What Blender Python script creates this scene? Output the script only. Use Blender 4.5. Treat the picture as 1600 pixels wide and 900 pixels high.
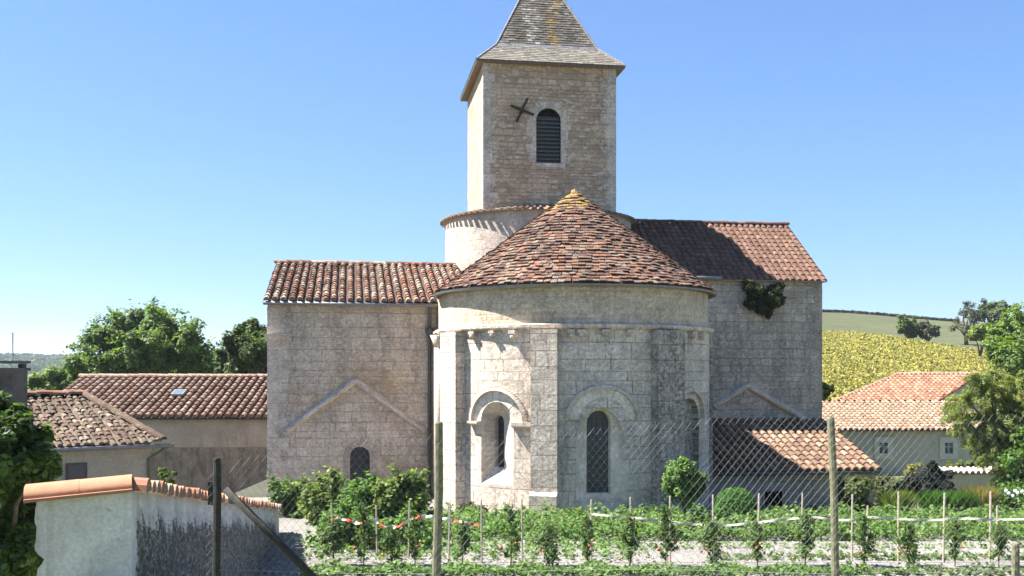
import bpy, math, random
import numpy as np
from mathutils import Vector, Matrix, noise
from mathutils.geometry import delaunay_2d_cdt

for o in list(bpy.data.objects):
    bpy.data.objects.remove(o)
scene = bpy.context.scene
COL = scene.collection
R_ = math.radians
rng = random.Random(7)
nr = np.random.default_rng(7)

# ------------------------------------------------------------------ camera, sky, sun, exposure
HC, HOR, F = 3.7, 585.0, 1600.0
cam_d = bpy.data.cameras.new('camera')
cam = bpy.data.objects.new('camera', cam_d)
COL.objects.link(cam)
cam.location = (0, 0, HC)
cam.rotation_euler = (R_(90), 0, 0)
cam_d.sensor_width = 36.0
cam_d.lens = 36.0
cam_d.shift_y = (HOR - 450) / 1600.0
cam_d.clip_start = 0.1
cam_d.clip_end = 12000
scene.camera = cam

SUN_EL, SUN_OFF = 55.3, 5.0
sd = Vector((-math.cos(R_(SUN_OFF)) * math.cos(R_(SUN_EL)), math.sin(R_(SUN_OFF)) * math.cos(R_(SUN_EL)), math.sin(R_(SUN_EL))))
world = bpy.data.worlds.new('World')
scene.world = world
world.use_nodes = True
wn = world.node_tree
wn.nodes.clear()
sky = wn.nodes.new('ShaderNodeTexSky')
sky.sky_type = 'NISHITA'
sky.sun_disc = False
sky.sun_elevation = R_(SUN_EL)
sky.sun_rotation = math.atan2(sd.x, sd.y)+0.0
sky.altitude = 100
sky.air_density = 1.0
sky.dust_density = 0.5
sky.ozone_density = 1.6
bg = wn.nodes.new('ShaderNodeBackground')
bg.inputs['Strength'].default_value = 0.065
wo = wn.nodes.new('ShaderNodeOutputWorld')
tint = wn.nodes.new('ShaderNodeMix')
tint.data_type = 'RGBA'
tint.blend_type = 'MULTIPLY'
tint.inputs[0].default_value = 1.0
tint.inputs[7].default_value = (0.455, 0.745, 1.14, 1.0)
gam = wn.nodes.new('ShaderNodeGamma')
gam.inputs['Gamma'].default_value = 0.75
wn.links.new(sky.outputs[0], gam.inputs[0])
wn.links.new(gam.outputs[0], tint.inputs[6])
wn.links.new(tint.outputs[2], bg.inputs[0])
wn.links.new(bg.outputs[0], wo.inputs[0])

sun_d = bpy.data.lights.new('sun', 'SUN')
sun_d.energy = 5.0
sun_d.angle = R_(0.53)
sun_d.color = (1.0, 0.96, 0.90)
sun = bpy.data.objects.new('sun', sun_d)
COL.objects.link(sun)
sun.location = (-20, 10, 40)
sun.rotation_euler = (-sd).to_track_quat('-Z', 'Y').to_euler()

scene.view_settings.view_transform = 'Standard'
scene.view_settings.look = 'None'
scene.view_settings.gamma = 1.0
scene.view_settings.exposure = 2.0
scene.render.engine = 'CYCLES'
scene.cycles.max_bounces = 6
scene.cycles.diffuse_bounces = 3
scene.cycles.use_denoising = True

# ------------------------------------------------------------------ small maths
def W(px, py, D):
    """point seen at pixel (px, py) at depth D"""
    return Vector(((px - 800) / F * D, D, HC + (HOR - py) / F * D))

def WX(px, D):
    return (px - 800) / F * D

TH = R_(9)
CT, ST = math.cos(TH), math.sin(TH)
OX, OY = 1.85, 30.5

def LV(px, py, v):
    """church-local (u, z) of a pixel on the plane v"""
    k = (px - 800) / F
    D = (v + OY * CT - OX * ST) / (CT - k * ST)
    u = (k * D - OX) * CT + (D - OY) * ST
    return u, HC + (HOR - py) / F * D

def toL(p):
    return Vector(((p.x - OX) * CT + (p.y - OY) * ST, -(p.x - OX) * ST + (p.y - OY) * CT, p.z))

def smooth(t):
    t = max(0.0, min(1.0, t))
    return t * t * (3 - 2 * t)

def lerp(a, b, t):
    return a + (b - a) * t

# ------------------------------------------------------------------ materials
class NT:
    def __init__(s, name):
        s.m = bpy.data.materials.new(name)
        s.m.use_nodes = True
        s.t = s.m.node_tree
        s.t.nodes.clear()
        s.out = s.n('ShaderNodeOutputMaterial')
        s.p = s.n('ShaderNodeBsdfPrincipled')
        s.p.inputs['Specular IOR Level'].default_value = 0.25
        s.t.links.new(s.p.outputs[0], s.out.inputs['Surface'])
    def n(s, ty, **kw):
        nd = s.t.nodes.new(ty)
        for k, v in kw.items():
            setattr(nd, k, v)
        return nd
    def l(s, a, b):
        s.t.links.new(a, b)
    def val(s, sock, v):
        if isinstance(v, bpy.types.NodeSocket):
            s.l(v, sock)
        else:
            sock.default_value = v
    def math(s, op, a, b=0.0, c=0.0):
        nd = s.n('ShaderNodeMath', operation=op)
        for i, v in enumerate((a, b, c)):
            s.val(nd.inputs[i], v)
        return nd.outputs[0]
    def noise(s, vec, scale, detail=3.0, rough=0.55, col=False):
        nd = s.n('ShaderNodeTexNoise')
        if vec is not None:
            s.l(vec, nd.inputs['Vector'])
        nd.inputs['Scale'].default_value = scale
        nd.inputs['Detail'].default_value = detail
        nd.inputs['Roughness'].default_value = rough
        return nd.outputs['Color' if col else 'Fac']
    def ramp(s, fac, a, b, va=0.0, vb=1.0):
        nd = s.n('ShaderNodeMapRange', interpolation_type='SMOOTHSTEP')
        s.val(nd.inputs['Value'], fac)
        nd.inputs['From Min'].default_value = a
        nd.inputs['From Max'].default_value = b
        nd.inputs['To Min'].default_value = va
        nd.inputs['To Max'].default_value = vb
        return nd.outputs[0]
    def mix(s, fac, a, b, mode='MIX'):
        nd = s.n('ShaderNodeMix', data_type='RGBA', blend_type=mode)
        s.val(nd.inputs[0], fac)
        for i, v in ((6, a), (7, b)):
            if isinstance(v, bpy.types.NodeSocket):
                s.l(v, nd.inputs[i])
            else:
                nd.inputs[i].default_value = (*v, 1.0)
        return nd.outputs[2]
    def gray(s, v):
        nd = s.n('ShaderNodeCombineColor')
        for i in range(3):
            s.l(v, nd.inputs[i])
        return nd.outputs[0]
    def comb(s, x, y, z):
        nd = s.n('ShaderNodeCombineXYZ')
        for i, v in enumerate((x, y, z)):
            s.val(nd.inputs[i], v)
        return nd.outputs[0]
    def scalev(s, vec, sc):
        nd = s.n('ShaderNodeMapping')
        s.l(vec, nd.inputs['Vector'])
        nd.inputs['Scale'].default_value = sc
        return nd.outputs[0]
    def bump(s, h, strength, dist):
        nd = s.n('ShaderNodeBump')
        s.l(h, nd.inputs['Height'])
        nd.inputs['Strength'].default_value = strength
        nd.inputs['Distance'].default_value = dist
        s.l(nd.outputs[0], s.p.inputs['Normal'])
    def fin(s, col, rough=0.9):
        s.val(s.p.inputs['Base Color'], col if isinstance(col, bpy.types.NodeSocket) else (*col, 1.0))
        s.val(s.p.inputs['Roughness'], rough)
        return s.m

def stone_mat(name, c1, c2, mortar, row, width, msize, warp=0.15, patch=None, patch_t=(0.55, 0.7), stain=None, stain_t=(0.58, 0.72),
              stain_mix=0.7, bump=0.5, grain=0.25, speck=None, wob=0.03):
    g = NT(name)
    uv = g.n('ShaderNodeUVMap').outputs[0]
    sep = g.n('ShaderNodeSeparateXYZ')
    g.l(uv, sep.inputs[0])
    x, y = sep.outputs[0], sep.outputs[1]
    ny = g.noise(g.comb(3.3, g.math('MULTIPLY', y, 0.9), 1.7), 1.0, 1.0)
    y2 = g.math('ADD', y, g.math('MULTIPLY', g.math('SUBTRACT', ny, 0.5), warp * 2))
    rid = g.math('FLOOR', g.math('DIVIDE', y2, row))
    na = g.noise(g.comb(g.math('MULTIPLY', rid, 3.71), 0.5, 0.0), 1.0, 0.0)
    nb = g.noise(g.comb(g.math('MULTIPLY', x, 0.55 / width), g.math('MULTIPLY', rid, 5.13), 2.0), 1.0, 1.0)
    x2 = g.math('ADD', x, g.math('ADD', g.math('MULTIPLY', na, width * 3), g.math('MULTIPLY', nb, width * 1.1)))
    wv = g.noise(uv, 5.0, 2.0, col=True)
    add = g.n('ShaderNodeVectorMath', operation='MULTIPLY_ADD')
    g.l(wv, add.inputs[0])
    add.inputs[1].default_value = (wob * 2, wob * 2, 0)
    g.l(g.comb(x2, y2, 0.0), add.inputs[2])
    b = g.n('ShaderNodeTexBrick', offset=0.5, squash=1.0)
    g.l(add.outputs[0], b.inputs['Vector'])
    b.inputs['Color1'].default_value = (*c1, 1)
    b.inputs['Color2'].default_value = (*c2, 1)
    b.inputs['Mortar'].default_value = (*mortar, 1)
    b.inputs['Scale'].default_value = 1.0
    b.inputs['Mortar Size'].default_value = msize
    b.inputs['Mortar Smooth'].default_value = 0.35
    b.inputs['Bias'].default_value = 0.0
    b.inputs['Brick Width'].default_value = width
    b.inputs['Row Height'].default_value = row
    col = b.outputs['Color']
    mfac = b.outputs['Fac']
    # mortar fades in places where joints are flush
    fl = g.ramp(g.noise(uv, 1.6, 3.0), 0.38, 0.6)
    col = g.mix(g.math('MULTIPLY', mfac, g.math('SUBTRACT', 0.55, g.math('MULTIPLY', fl, 0.5))), col, c1)
    if patch is not None:
        pf = g.ramp(g.noise(g.scalev(uv, (0.4, 0.5, 1)), 1.0, 5.0, 0.65), patch_t[0], patch_t[1])
        col = g.mix(g.math('MULTIPLY', pf, 0.85), col, patch)
    n1 = g.noise(uv, 0.9, 5.0, 0.65)
    col = g.mix(1.0, col, g.gray(g.ramp(n1, 0.33, 0.67, 0.84, 1.12)), 'MULTIPLY')
    n2 = g.noise(uv, 11.0, 6.0, 0.8)
    col = g.mix(1.0, col, g.gray(g.ramp(n2, 0.34, 0.66, 1.0 - grain * 1.3, 1.0 + grain * 0.8)), 'MULTIPLY')
    n4 = g.noise(uv, 3.2, 5.0, 0.7)
    col = g.mix(1.0, col, g.gray(g.ramp(n4, 0.36, 0.64, 0.88, 1.10)), 'MULTIPLY')
    col = g.mix(1.0, col, (1.275, 1.165, 1.11), 'MULTIPLY')
    if stain is not None:
        sv = g.noise(g.scalev(uv, (1.5, 0.35, 1)), 1.0, 6.0, 0.72)
        sf = g.ramp(sv, stain_t[0] - 0.03, stain_t[1] - 0.05)
        s2 = g.ramp(g.noise(uv, 8.0, 5.0, 0.8), 0.40, 0.56)
        col = g.mix(g.math('MULTIPLY', g.math('MULTIPLY', sf, s2), stain_mix), col, stain)
    if speck is not None:
        vo = g.n('ShaderNodeTexVoronoi')
        g.l(g.scalev(uv, (3.2, 5.5, 1)), vo.inputs['Vector'])
        vo.inputs['Scale'].default_value = 1.0
        vo.inputs['Randomness'].default_value = 1.0
        spf = g.math('MULTIPLY', g.ramp(vo.outputs['Distance'], 0.40, 0.30), g.ramp(g.noise(g.scalev(uv, (3.2, 5.5, 1)), 0.9, 1.0), 0.46, 0.56))
        col = g.mix(g.math('MULTIPLY', spf, 0.6), col, speck)
    pit = g.ramp(g.noise(uv, 17.0, 3.0, 0.6), 0.60, 0.68)
    col = g.mix(g.math('MULTIPLY', pit, 0.55), col, tuple(v * 0.35 for v in c1))
    h = g.math('SUBTRACT', g.math('MULTIPLY', n2, 0.55), g.math('MULTIPLY', mfac, 0.5))
    h = g.math('ADD', h, g.math('MULTIPLY', g.noise(uv, 4.0, 3.0), 0.5))
    g.bump(h, bump, 0.05)
    return g.fin(col, 0.92)

def render_mat(name, c, c2, stain=None, scale=1.0, bump=0.35, grain=0.15, stain_t=(0.52, 0.68)):
    """plaster / rough render without joints"""
    g = NT(name)
    co = g.n('ShaderNodeTexCoord').outputs['Object']
    col = g.mix(g.ramp(g.noise(co, 0.9 * scale, 5.0, 0.65), 0.35, 0.65), c, c2)
    n2 = g.noise(co, 18 * scale, 5.0, 0.75)
    col = g.mix(1.0, col, g.gray(g.ramp(n2, 0.2, 0.8, 1 - grain, 1 + grain)), 'MULTIPLY')
    if stain is not None:
        sf = g.ramp(g.noise(g.scalev(co, (1.6, 1.6, 0.5)), 1.0 * scale, 6.0, 0.75), stain_t[0], stain_t[1])
        col = g.mix(g.math('MULTIPLY', sf, 0.7), col, stain)
    g.bump(g.math('ADD', n2, g.noise(co, 5 * scale, 3.0)), bump, 0.03)
    return g.fin(col, 0.93)

def attr_mat(name, rough=0.85, var=0.25, scale=9.0, bump=0.3, lichen=None, lichen_t=(0.6, 0.7), lscale=3.0, spec=0.25):
    g = NT(name)
    at = g.n('ShaderNodeAttribute', attribute_name='Col').outputs['Color']
    co = g.n('ShaderNodeTexCoord').outputs['Object']
    n = g.noise(co, scale, 5.0, 0.7)
    col = g.mix(1.0, at, g.gray(g.ramp(n, 0.2, 0.8, 1 - var, 1 + var)), 'MULTIPLY')
    if lichen is not None:
        for i, lc in enumerate(lichen):
            lf = g.ramp(g.noise(g.scalev(co, (1, 1, 1.3 + i * 0.4)), lscale * (1 + 0.7 * i), 6.0, 0.75), lichen_t[0], lichen_t[1])
            col = g.mix(g.math('MULTIPLY', lf, 0.75), col, lc)
    g.bump(n, bump, 0.02)
    g.p.inputs['Specular IOR Level'].default_value = spec
    return g.fin(col, rough)

def leaf_mat(name, trans=0.3, rough=0.55, spec=0.3):
    g = NT(name)
    at = g.n('ShaderNodeAttribute', attribute_name='Col').outputs['Color']
    g.p.inputs['Specular IOR Level'].default_value = spec
    g.fin(at, rough)
    tr = g.n('ShaderNodeBsdfTranslucent')
    hs = g.mix(1.0, at, (1.15, 1.25, 0.55), 'MULTIPLY')
    g.l(hs, tr.inputs['Color'])
    mx = g.n('ShaderNodeMixShader')
    mx.inputs[0].default_value = trans
    g.l(g.p.outputs[0], mx.inputs[1])
    g.l(tr.outputs[0], mx.inputs[2])
    g.l(mx.outputs[0], g.out.inputs['Surface'])
    return g.m

def plain_mat(name, c, rough=0.8, var=0.2, scale=8.0, metallic=0.0, spec=0.3, bump=0.2):
    g = NT(name)
    co = g.n('ShaderNodeTexCoord').outputs['Object']
    n = g.noise(co, scale, 4.0, 0.65)
    col = g.mix(1.0, c, g.gray(g.ramp(n, 0.2, 0.8, 1 - var, 1 + var)), 'MULTIPLY')
    g.p.inputs['Metallic'].default_value = metallic
    g.p.inputs['Specular IOR Level'].default_value = spec
    g.bump(n, bump, 0.01)
    return g.fin(col, rough)

M = {}
LIME = (0.50, 0.455, 0.385)
M['apse'] = stone_mat('apse_ashlar', (0.53, 0.49, 0.42), (0.46, 0.42, 0.355), (0.22, 0.19, 0.155), 0.36, 0.72, 0.011, warp=0.45, patch=(0.36, 0.30, 0.215),
                      patch_t=(0.6, 0.78), stain=(0.17, 0.155, 0.135), stain_t=(0.5, 0.68), stain_mix=0.65, bump=0.7, grain=0.28, wob=0.014)
M['apse_rough'] = stone_mat('weathered_buttress_stone', (0.55, 0.505, 0.43), (0.42, 0.38, 0.315), (0.27, 0.24, 0.2), 0.4, 0.62, 0.012, warp=0.2,
                            stain=(0.16, 0.15, 0.14), stain_t=(0.5, 0.68), stain_mix=0.6, bump=0.9, grain=0.3, wob=0.014)
M['apse_dark'] = stone_mat('lichen_blackened_stone', (0.42, 0.385, 0.33), (0.34, 0.315, 0.275), (0.2, 0.18, 0.15), 0.38, 0.75, 0.012, warp=0.2,
                           stain=(0.06, 0.058, 0.055), stain_t=(0.42, 0.6), stain_mix=0.75, bump=0.8, grain=0.3, wob=0.014)
M['apse_upper'] = stone_mat('apse_rubble_band', (0.48, 0.425, 0.325), (0.39, 0.34, 0.25), (0.40, 0.345, 0.26), 0.13, 0.24, 0.014, warp=0.2, patch=(0.43, 0.385, 0.29),
                            patch_t=(0.4, 0.55), stain=(0.2, 0.18, 0.13), stain_t=(0.52, 0.7), stain_mix=0.7, bump=0.7, grain=0.25, speck=(0.55, 0.5, 0.42))
M['transept_l'] = stone_mat('south_ashlar', (0.45, 0.41, 0.35), (0.40, 0.36, 0.30), (0.28, 0.25, 0.205), 0.29, 0.5, 0.010, warp=0.5, patch=(0.35, 0.285, 0.2),
                            patch_t=(0.5, 0.66), stain=(0.18, 0.155, 0.125), stain_t=(0.5, 0.68), stain_mix=0.6, bump=0.8, grain=0.25, wob=0.016)
M['transept_r'] = stone_mat('north_ashlar', (0.42, 0.385, 0.325), (0.35, 0.32, 0.27), (0.2, 0.18, 0.15), 0.25, 0.42, 0.011, warp=0.5, patch=(0.30, 0.26, 0.2),
                            patch_t=(0.56, 0.7), stain=(0.15, 0.14, 0.125), stain_t=(0.5, 0.68), stain_mix=0.65, bump=0.8, grain=0.28, wob=0.02)
M['tower'] = stone_mat('tower_rubble', (0.43, 0.345, 0.26), (0.31, 0.245, 0.18), (0.25, 0.2, 0.145), 0.16, 0.34, 0.013, warp=0.5, patch=(0.40, 0.315, 0.23),
                       patch_t=(0.50, 0.64), stain=(0.13, 0.105, 0.075), stain_t=(0.56, 0.72), stain_mix=0.5, bump=1.0, grain=0.2, speck=(0.62, 0.57, 0.49), wob=0.045)
M['drum'] = stone_mat('drum_ashlar', (0.43, 0.395, 0.345), (0.38, 0.345, 0.295), (0.3, 0.27, 0.22), 0.3, 0.5, 0.012, warp=0.2, patch=(0.40, 0.35, 0.27),
                      stain=(0.2, 0.19, 0.17), stain_t=(0.52, 0.7), stain_mix=0.6, bump=0.5, wob=0.016)
M['dressed'] = stone_mat('dressed_stone', (0.47, 0.435, 0.375), (0.42, 0.385, 0.33), (0.3, 0.27, 0.23), 0.9, 1.3, 0.004, warp=0.1, stain=(0.2, 0.185, 0.16),
                         stain_t=(0.5, 0.7), stain_mix=0.6, bump=0.5, grain=0.2)
M['arch_stone'] = stone_mat('pale_arch_stone', (0.60, 0.555, 0.48), (0.54, 0.495, 0.42), (0.3, 0.27, 0.23), 0.9, 1.3, 0.003, warp=0.1, stain=(0.3, 0.27, 0.23), stain_t=(0.55, 0.72), stain_mix=0.4, bump=0.5, grain=0.16)
M['grey_dressed'] = stone_mat('grey_quoin_stone', (0.36, 0.325, 0.275), (0.30, 0.27, 0.225), (0.2, 0.18, 0.15), 0.9, 1.3, 0.004, warp=0.1, stain=(0.14, 0.13, 0.115),
                              stain_t=(0.5, 0.7), stain_mix=0.6, bump=0.5, grain=0.25)
M['lead'] = plain_mat('dark_leaded_glass', (0.035, 0.037, 0.04), 0.35, 0.3, 20, spec=0.5)
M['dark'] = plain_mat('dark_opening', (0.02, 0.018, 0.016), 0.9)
M['louvre'] = plain_mat('weathered_louvre_wood', (0.10, 0.105, 0.10), 0.8, 0.35, 14)
M['rust'] = plain_mat('rusty_iron', (0.045, 0.028, 0.022), 0.8, 0.4, 20)
M['zinc'] = plain_mat('zinc', (0.20, 0.20, 0.205), 0.55, 0.25, 4, metallic=0.3, spec=0.4)
M['pipe'] = plain_mat('dark_downpipe', (0.09, 0.085, 0.085), 0.6, 0.2, 4)
M['wood_eave'] = plain_mat('old_eave_timber', (0.11, 0.085, 0.06), 0.9, 0.3, 10)
M['tile'] = attr_mat('canal_tile', 0.9, 0.3, 9.0, 0.4, lichen=((0.30, 0.27, 0.21), (0.09, 0.08, 0.065)), lichen_t=(0.6, 0.7))
M['tile_old'] = attr_mat('mossy_canal_tile', 0.92, 0.35, 9.0, 0.6, lichen=((0.23, 0.19, 0.13), (0.07, 0.06, 0.045)), lichen_t=(0.52, 0.66))
M['tile_new'] = attr_mat('clean_canal_tile', 0.85, 0.15, 6.0, 0.2)
M['tile_flat'] = attr_mat('flat_tile', 0.9, 0.35, 12.0, 0.5, lichen=((0.30, 0.25, 0.19), (0.10, 0.075, 0.06)), lichen_t=(0.58, 0.68))
M['slate'] = attr_mat('old_slate', 0.75, 0.35, 8.0, 0.4, lichen=((0.26, 0.25, 0.22), (0.27, 0.15, 0.045)), lichen_t=(0.6, 0.7), lscale=1.3)
M['leaf'] = leaf_mat('leaf', 0.5)
M['leaf_dull'] = leaf_mat('dull_leaf', 0.3, 0.7, 0.15)
M['bark'] = plain_mat('bark', (0.10, 0.08, 0.06), 0.95, 0.35, 12, bump=0.6)
M['stake'] = plain_mat('pale_stake_wood', (0.40, 0.33, 0.26), 0.9, 0.25, 14)
M['post'] = plain_mat('weathered_post', (0.16, 0.15, 0.095), 0.92, 0.4, 22, bump=0.5)
M['post_dark'] = plain_mat('tarred_post', (0.035, 0.033, 0.028), 0.9, 0.4, 22, bump=0.5)
M['wire'] = plain_mat('galvanised_wire', (0.21, 0.21, 0.206), 0.7, 0.2, 5, metallic=0.0, spec=0.2)
M['tomato'] = attr_mat('tomato_skin', 0.35, 0.1, 10, 0.0, spec=0.5)
M['tape'] = attr_mat('plastic_tape', 0.5, 0.08, 10, 0.0, spec=0.4)
M['white_flower'] = plain_mat('white_petals', (0.75, 0.74, 0.70), 0.7, 0.1)

# ------------------------------------------------------------------ mesh builder
ORG = {}
def link(o, parent=None):
    COL.objects.link(o)
    if parent is not None:
        o.parent = parent
    return o

def thing(name, label, cat, loc=(0, 0, 0), group=None, rot=0.0):
    o = bpy.data.objects.new(name, None)
    o.empty_display_size = 0.3
    COL.objects.link(o)
    o.location = loc
    o.rotation_euler = (0, 0, rot)
    tag(o, label, cat, group)
    ORG[o.name] = Vector(loc) if rot == 0.0 else Vector((0, 0, 0))
    return o

def tag(o, label=None, cat=None, group=None, kind=None):
    if label: o['label'] = label
    if cat: o['category'] = cat
    if group: o['group'] = group
    if kind: o['kind'] = kind
    return o

class MB:
    def __init__(s):
        s.v, s.f, s.c = [], [], []
    def face(s, pts, col=(0.5, 0.5, 0.5)):
        i = len(s.v)
        s.v.extend([tuple(p) for p in pts])
        s.f.append(tuple(range(i, i + len(pts))))
        s.c.append(col)
    def mesh(s, vs, fs, col=(0.5, 0.5, 0.5)):
        i = len(s.v)
        s.v.extend([tuple(p) for p in vs])
        for f in fs:
            s.f.append(tuple(i + k for k in f))
            s.c.append(col)
    def hexa(s, p, col=(0.5, 0.5, 0.5)):
        """8 corners: bottom 0-3 counterclockwise, top 4-7"""
        s.mesh(p, [(3, 2, 1, 0), (4, 5, 6, 7), (0, 1, 5, 4), (1, 2, 6, 5), (2, 3, 7, 6), (3, 0, 4, 7)], col)
    def box(s, c, d, col=(0.5, 0.5, 0.5), ax=None):
        c = Vector(c)
        X, Y, Z = ax if ax else (Vector((1, 0, 0)), Vector((0, 1, 0)), Vector((0, 0, 1)))
        x, y, z = X * d[0] / 2, Y * d[1] / 2, Z * d[2] / 2
        s.hexa([c - x - y - z, c + x - y - z, c + x + y - z, c - x + y - z, c - x - y + z, c + x - y + z, c + x + y + z, c - x + y + z], col)
    def tube(s, pts, rads, n=8, col=(0.5, 0.5, 0.5), cap=True):
        pts = [Vector(p) for p in pts]
        vs, fs = [], []
        ref = None
        for i, p in enumerate(pts):
            d = (pts[min(i + 1, len(pts) - 1)] - pts[max(i - 1, 0)]).normalized()
            if ref is None:
                ref = Vector((0, 1, 0)) if abs(d.y) < 0.9 else Vector((1, 0, 0))
            a = (ref - d * ref.dot(d)).normalized()
            ref = a
            b = d.cross(a)
            r = rads[i] if isinstance(rads, (list, tuple)) else rads
            for k in range(n):
                t = 2 * math.pi * k / n
                vs.append(p + a * (r * math.cos(t)) + b * (r * math.sin(t)))
        for i in range(len(pts) - 1):
            for k in range(n):
                fs.append((i * n + k, i * n + (k + 1) % n, (i + 1) * n + (k + 1) % n, (i + 1) * n + k))
        if cap:
            fs.append(tuple(reversed(range(n))))
            fs.append(tuple(range((len(pts) - 1) * n, len(pts) * n)))
        s.mesh(vs, fs, col)
    def sphere(s, c, r, col=(0.5, 0.5, 0.5), nu=8, nv=5, sz=1.0):
        c = Vector(c)
        vs, fs = [c + Vector((0, 0, -r * sz))], []
        for j in range(1, nv):
            ph = -math.pi / 2 + math.pi * j / nv
            for i in range(nu):
                t = 2 * math.pi * i / nu
                vs.append(c + Vector((r * math.cos(ph) * math.cos(t), r * math.cos(ph) * math.sin(t), r * sz * math.sin(ph))))
        vs.append(c + Vector((0, 0, r * sz)))
        for i in range(nu):
            fs.append((0, 1 + (i + 1) % nu, 1 + i))
            fs.append((len(vs) - 1, 1 + (nv - 2) * nu + i, 1 + (nv - 2) * nu + (i + 1) % nu))
        for j in range(nv - 2):
            for i in range(nu):
                a = 1 + j * nu
                fs.append((a + i, a + (i + 1) % nu, a + nu + (i + 1) % nu, a + nu + i))
        s.mesh(vs, fs, col)
    def build(s, name, mat, parent=None, org=None, smooth_=False, uvf=None):
        if org is None:
            org = ORG.get(parent.name, Vector((0, 0, 0))) if parent is not None else Vector((0, 0, 0))
        me = bpy.data.meshes.new(name)
        vv = np.array(s.v, dtype=np.float64).reshape(-1, 3)
        me.from_pydata((vv - np.array(org)).tolist(), [], s.f)
        nl = len(me.loops)
        tot = np.array([len(f) for f in s.f])
        cols = np.ones((nl, 4), dtype=np.float32)
        cols[:, :3] = np.repeat(np.array(s.c, dtype=np.float32).reshape(-1, 3), tot, axis=0)
        ca = me.color_attributes.new('Col', 'FLOAT_COLOR', 'CORNER')
        ca.data.foreach_set('color', cols.ravel())
        uvl = me.uv_layers.new(name='UVMap')
        uv = np.zeros((nl, 2), dtype=np.float32)
        k = 0
        for f in s.f:
            pts = vv[list(f)]
            if uvf is not None:
                for p in pts:
                    uv[k] = uvf(p); k += 1
                continue
            nrm = np.cross(pts[1] - pts[0], pts[2] - pts[0])
            ln = np.linalg.norm(nrm)
            nrm = nrm / ln if ln > 1e-12 else np.array([0, 0, 1.0])
            h = math.hypot(nrm[0], nrm[1])
            if h < 0.35:
                for p in pts:
                    uv[k] = (p[0], p[1]); k += 1
            else:
                tx, ty = -nrm[1] / h, nrm[0] / h
                for p in pts:
                    uv[k] = (p[0] * tx + p[1] * ty, p[2]); k += 1
        uvl.data.foreach_set('uv', uv.ravel())
        if smooth_:
            me.polygons.foreach_set('use_smooth', [True] * len(me.polygons))
        me.validate()
        me.materials.append(mat)
        o = bpy.data.objects.new(name, me)
        link(o, parent)
        ORG[o.name] = Vector(org)
        if parent is None:
            o.location = org
        return o

def np_mesh(name, verts, quads, cols, mat, parent=None, org=None):
    """fast mesh of quads; cols per quad"""
    if org is None:
        org = ORG.get(parent.name, Vector((0, 0, 0))) if parent is not None else Vector((0, 0, 0))
    me = bpy.data.meshes.new(name)
    nv, nq = len(verts), len(quads)
    me.vertices.add(nv)
    me.vertices.foreach_set('co', (verts - np.array(org)).astype(np.float32).ravel())
    me.loops.add(nq * 4)
    me.loops.foreach_set('vertex_index', quads.astype(np.int32).ravel())
    me.polygons.add(nq)
    me.polygons.foreach_set('loop_start', np.arange(0, nq * 4, 4, dtype=np.int32))
    me.polygons.foreach_set('loop_total', np.full(nq, 4, dtype=np.int32))
    me.update(calc_edges=True)
    ca = me.color_attributes.new('Col', 'FLOAT_COLOR', 'CORNER')
    c4 = np.ones((nq, 4, 4), dtype=np.float32)
    c4[:, :, :3] = cols[:, None, :]
    ca.data.foreach_set('color', c4.ravel())
    me.materials.append(mat)
    o = bpy.data.objects.new(name, me)
    link(o, parent)
    ORG[o.name] = Vector(org)
    if parent is None:
        o.location = org
    return o

# ------------------------------------------------------------------ foliage
def leaf_quads(cent, nrm, size, wid, pal, var=0.25, bright=None):
    n = len(cent)
    nrm = nrm / (np.linalg.norm(nrm, axis=1, keepdims=True) + 1e-9)
    t = nr.normal(size=(n, 3))
    t -= nrm * np.sum(t * nrm, axis=1, keepdims=True)
    t /= np.linalg.norm(t, axis=1, keepdims=True) + 1e-9
    b = np.cross(nrm, t)
    L = size * nr.uniform(0.65, 1.35, n)[:, None]
    w = L * wid
    bend = nrm * L * nr.uniform(-0.15, 0.05, n)[:, None]
    v = np.empty((n, 4, 3))
    v[:, 0] = cent - t * L * 0.5
    v[:, 1] = cent + b * w * 0.5 + t * L * 0.05
    v[:, 2] = cent + t * L * 0.5 + bend
    v[:, 3] = cent - b * w * 0.5 + t * L * 0.05
    pal = np.array(pal)
    i = nr.integers(0, len(pal), n)
    j = nr.integers(0, len(pal), n)
    m = nr.random(n)[:, None]
    col = pal[i] * m + pal[j] * (1 - m)
    col = col * nr.uniform(1 - var, 1 + var, n)[:, None]
    if bright is not None:
        col = col * bright[:, None]
    q = np.arange(n * 4).reshape(n, 4)
    return v.reshape(-1, 3), q, col

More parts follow.
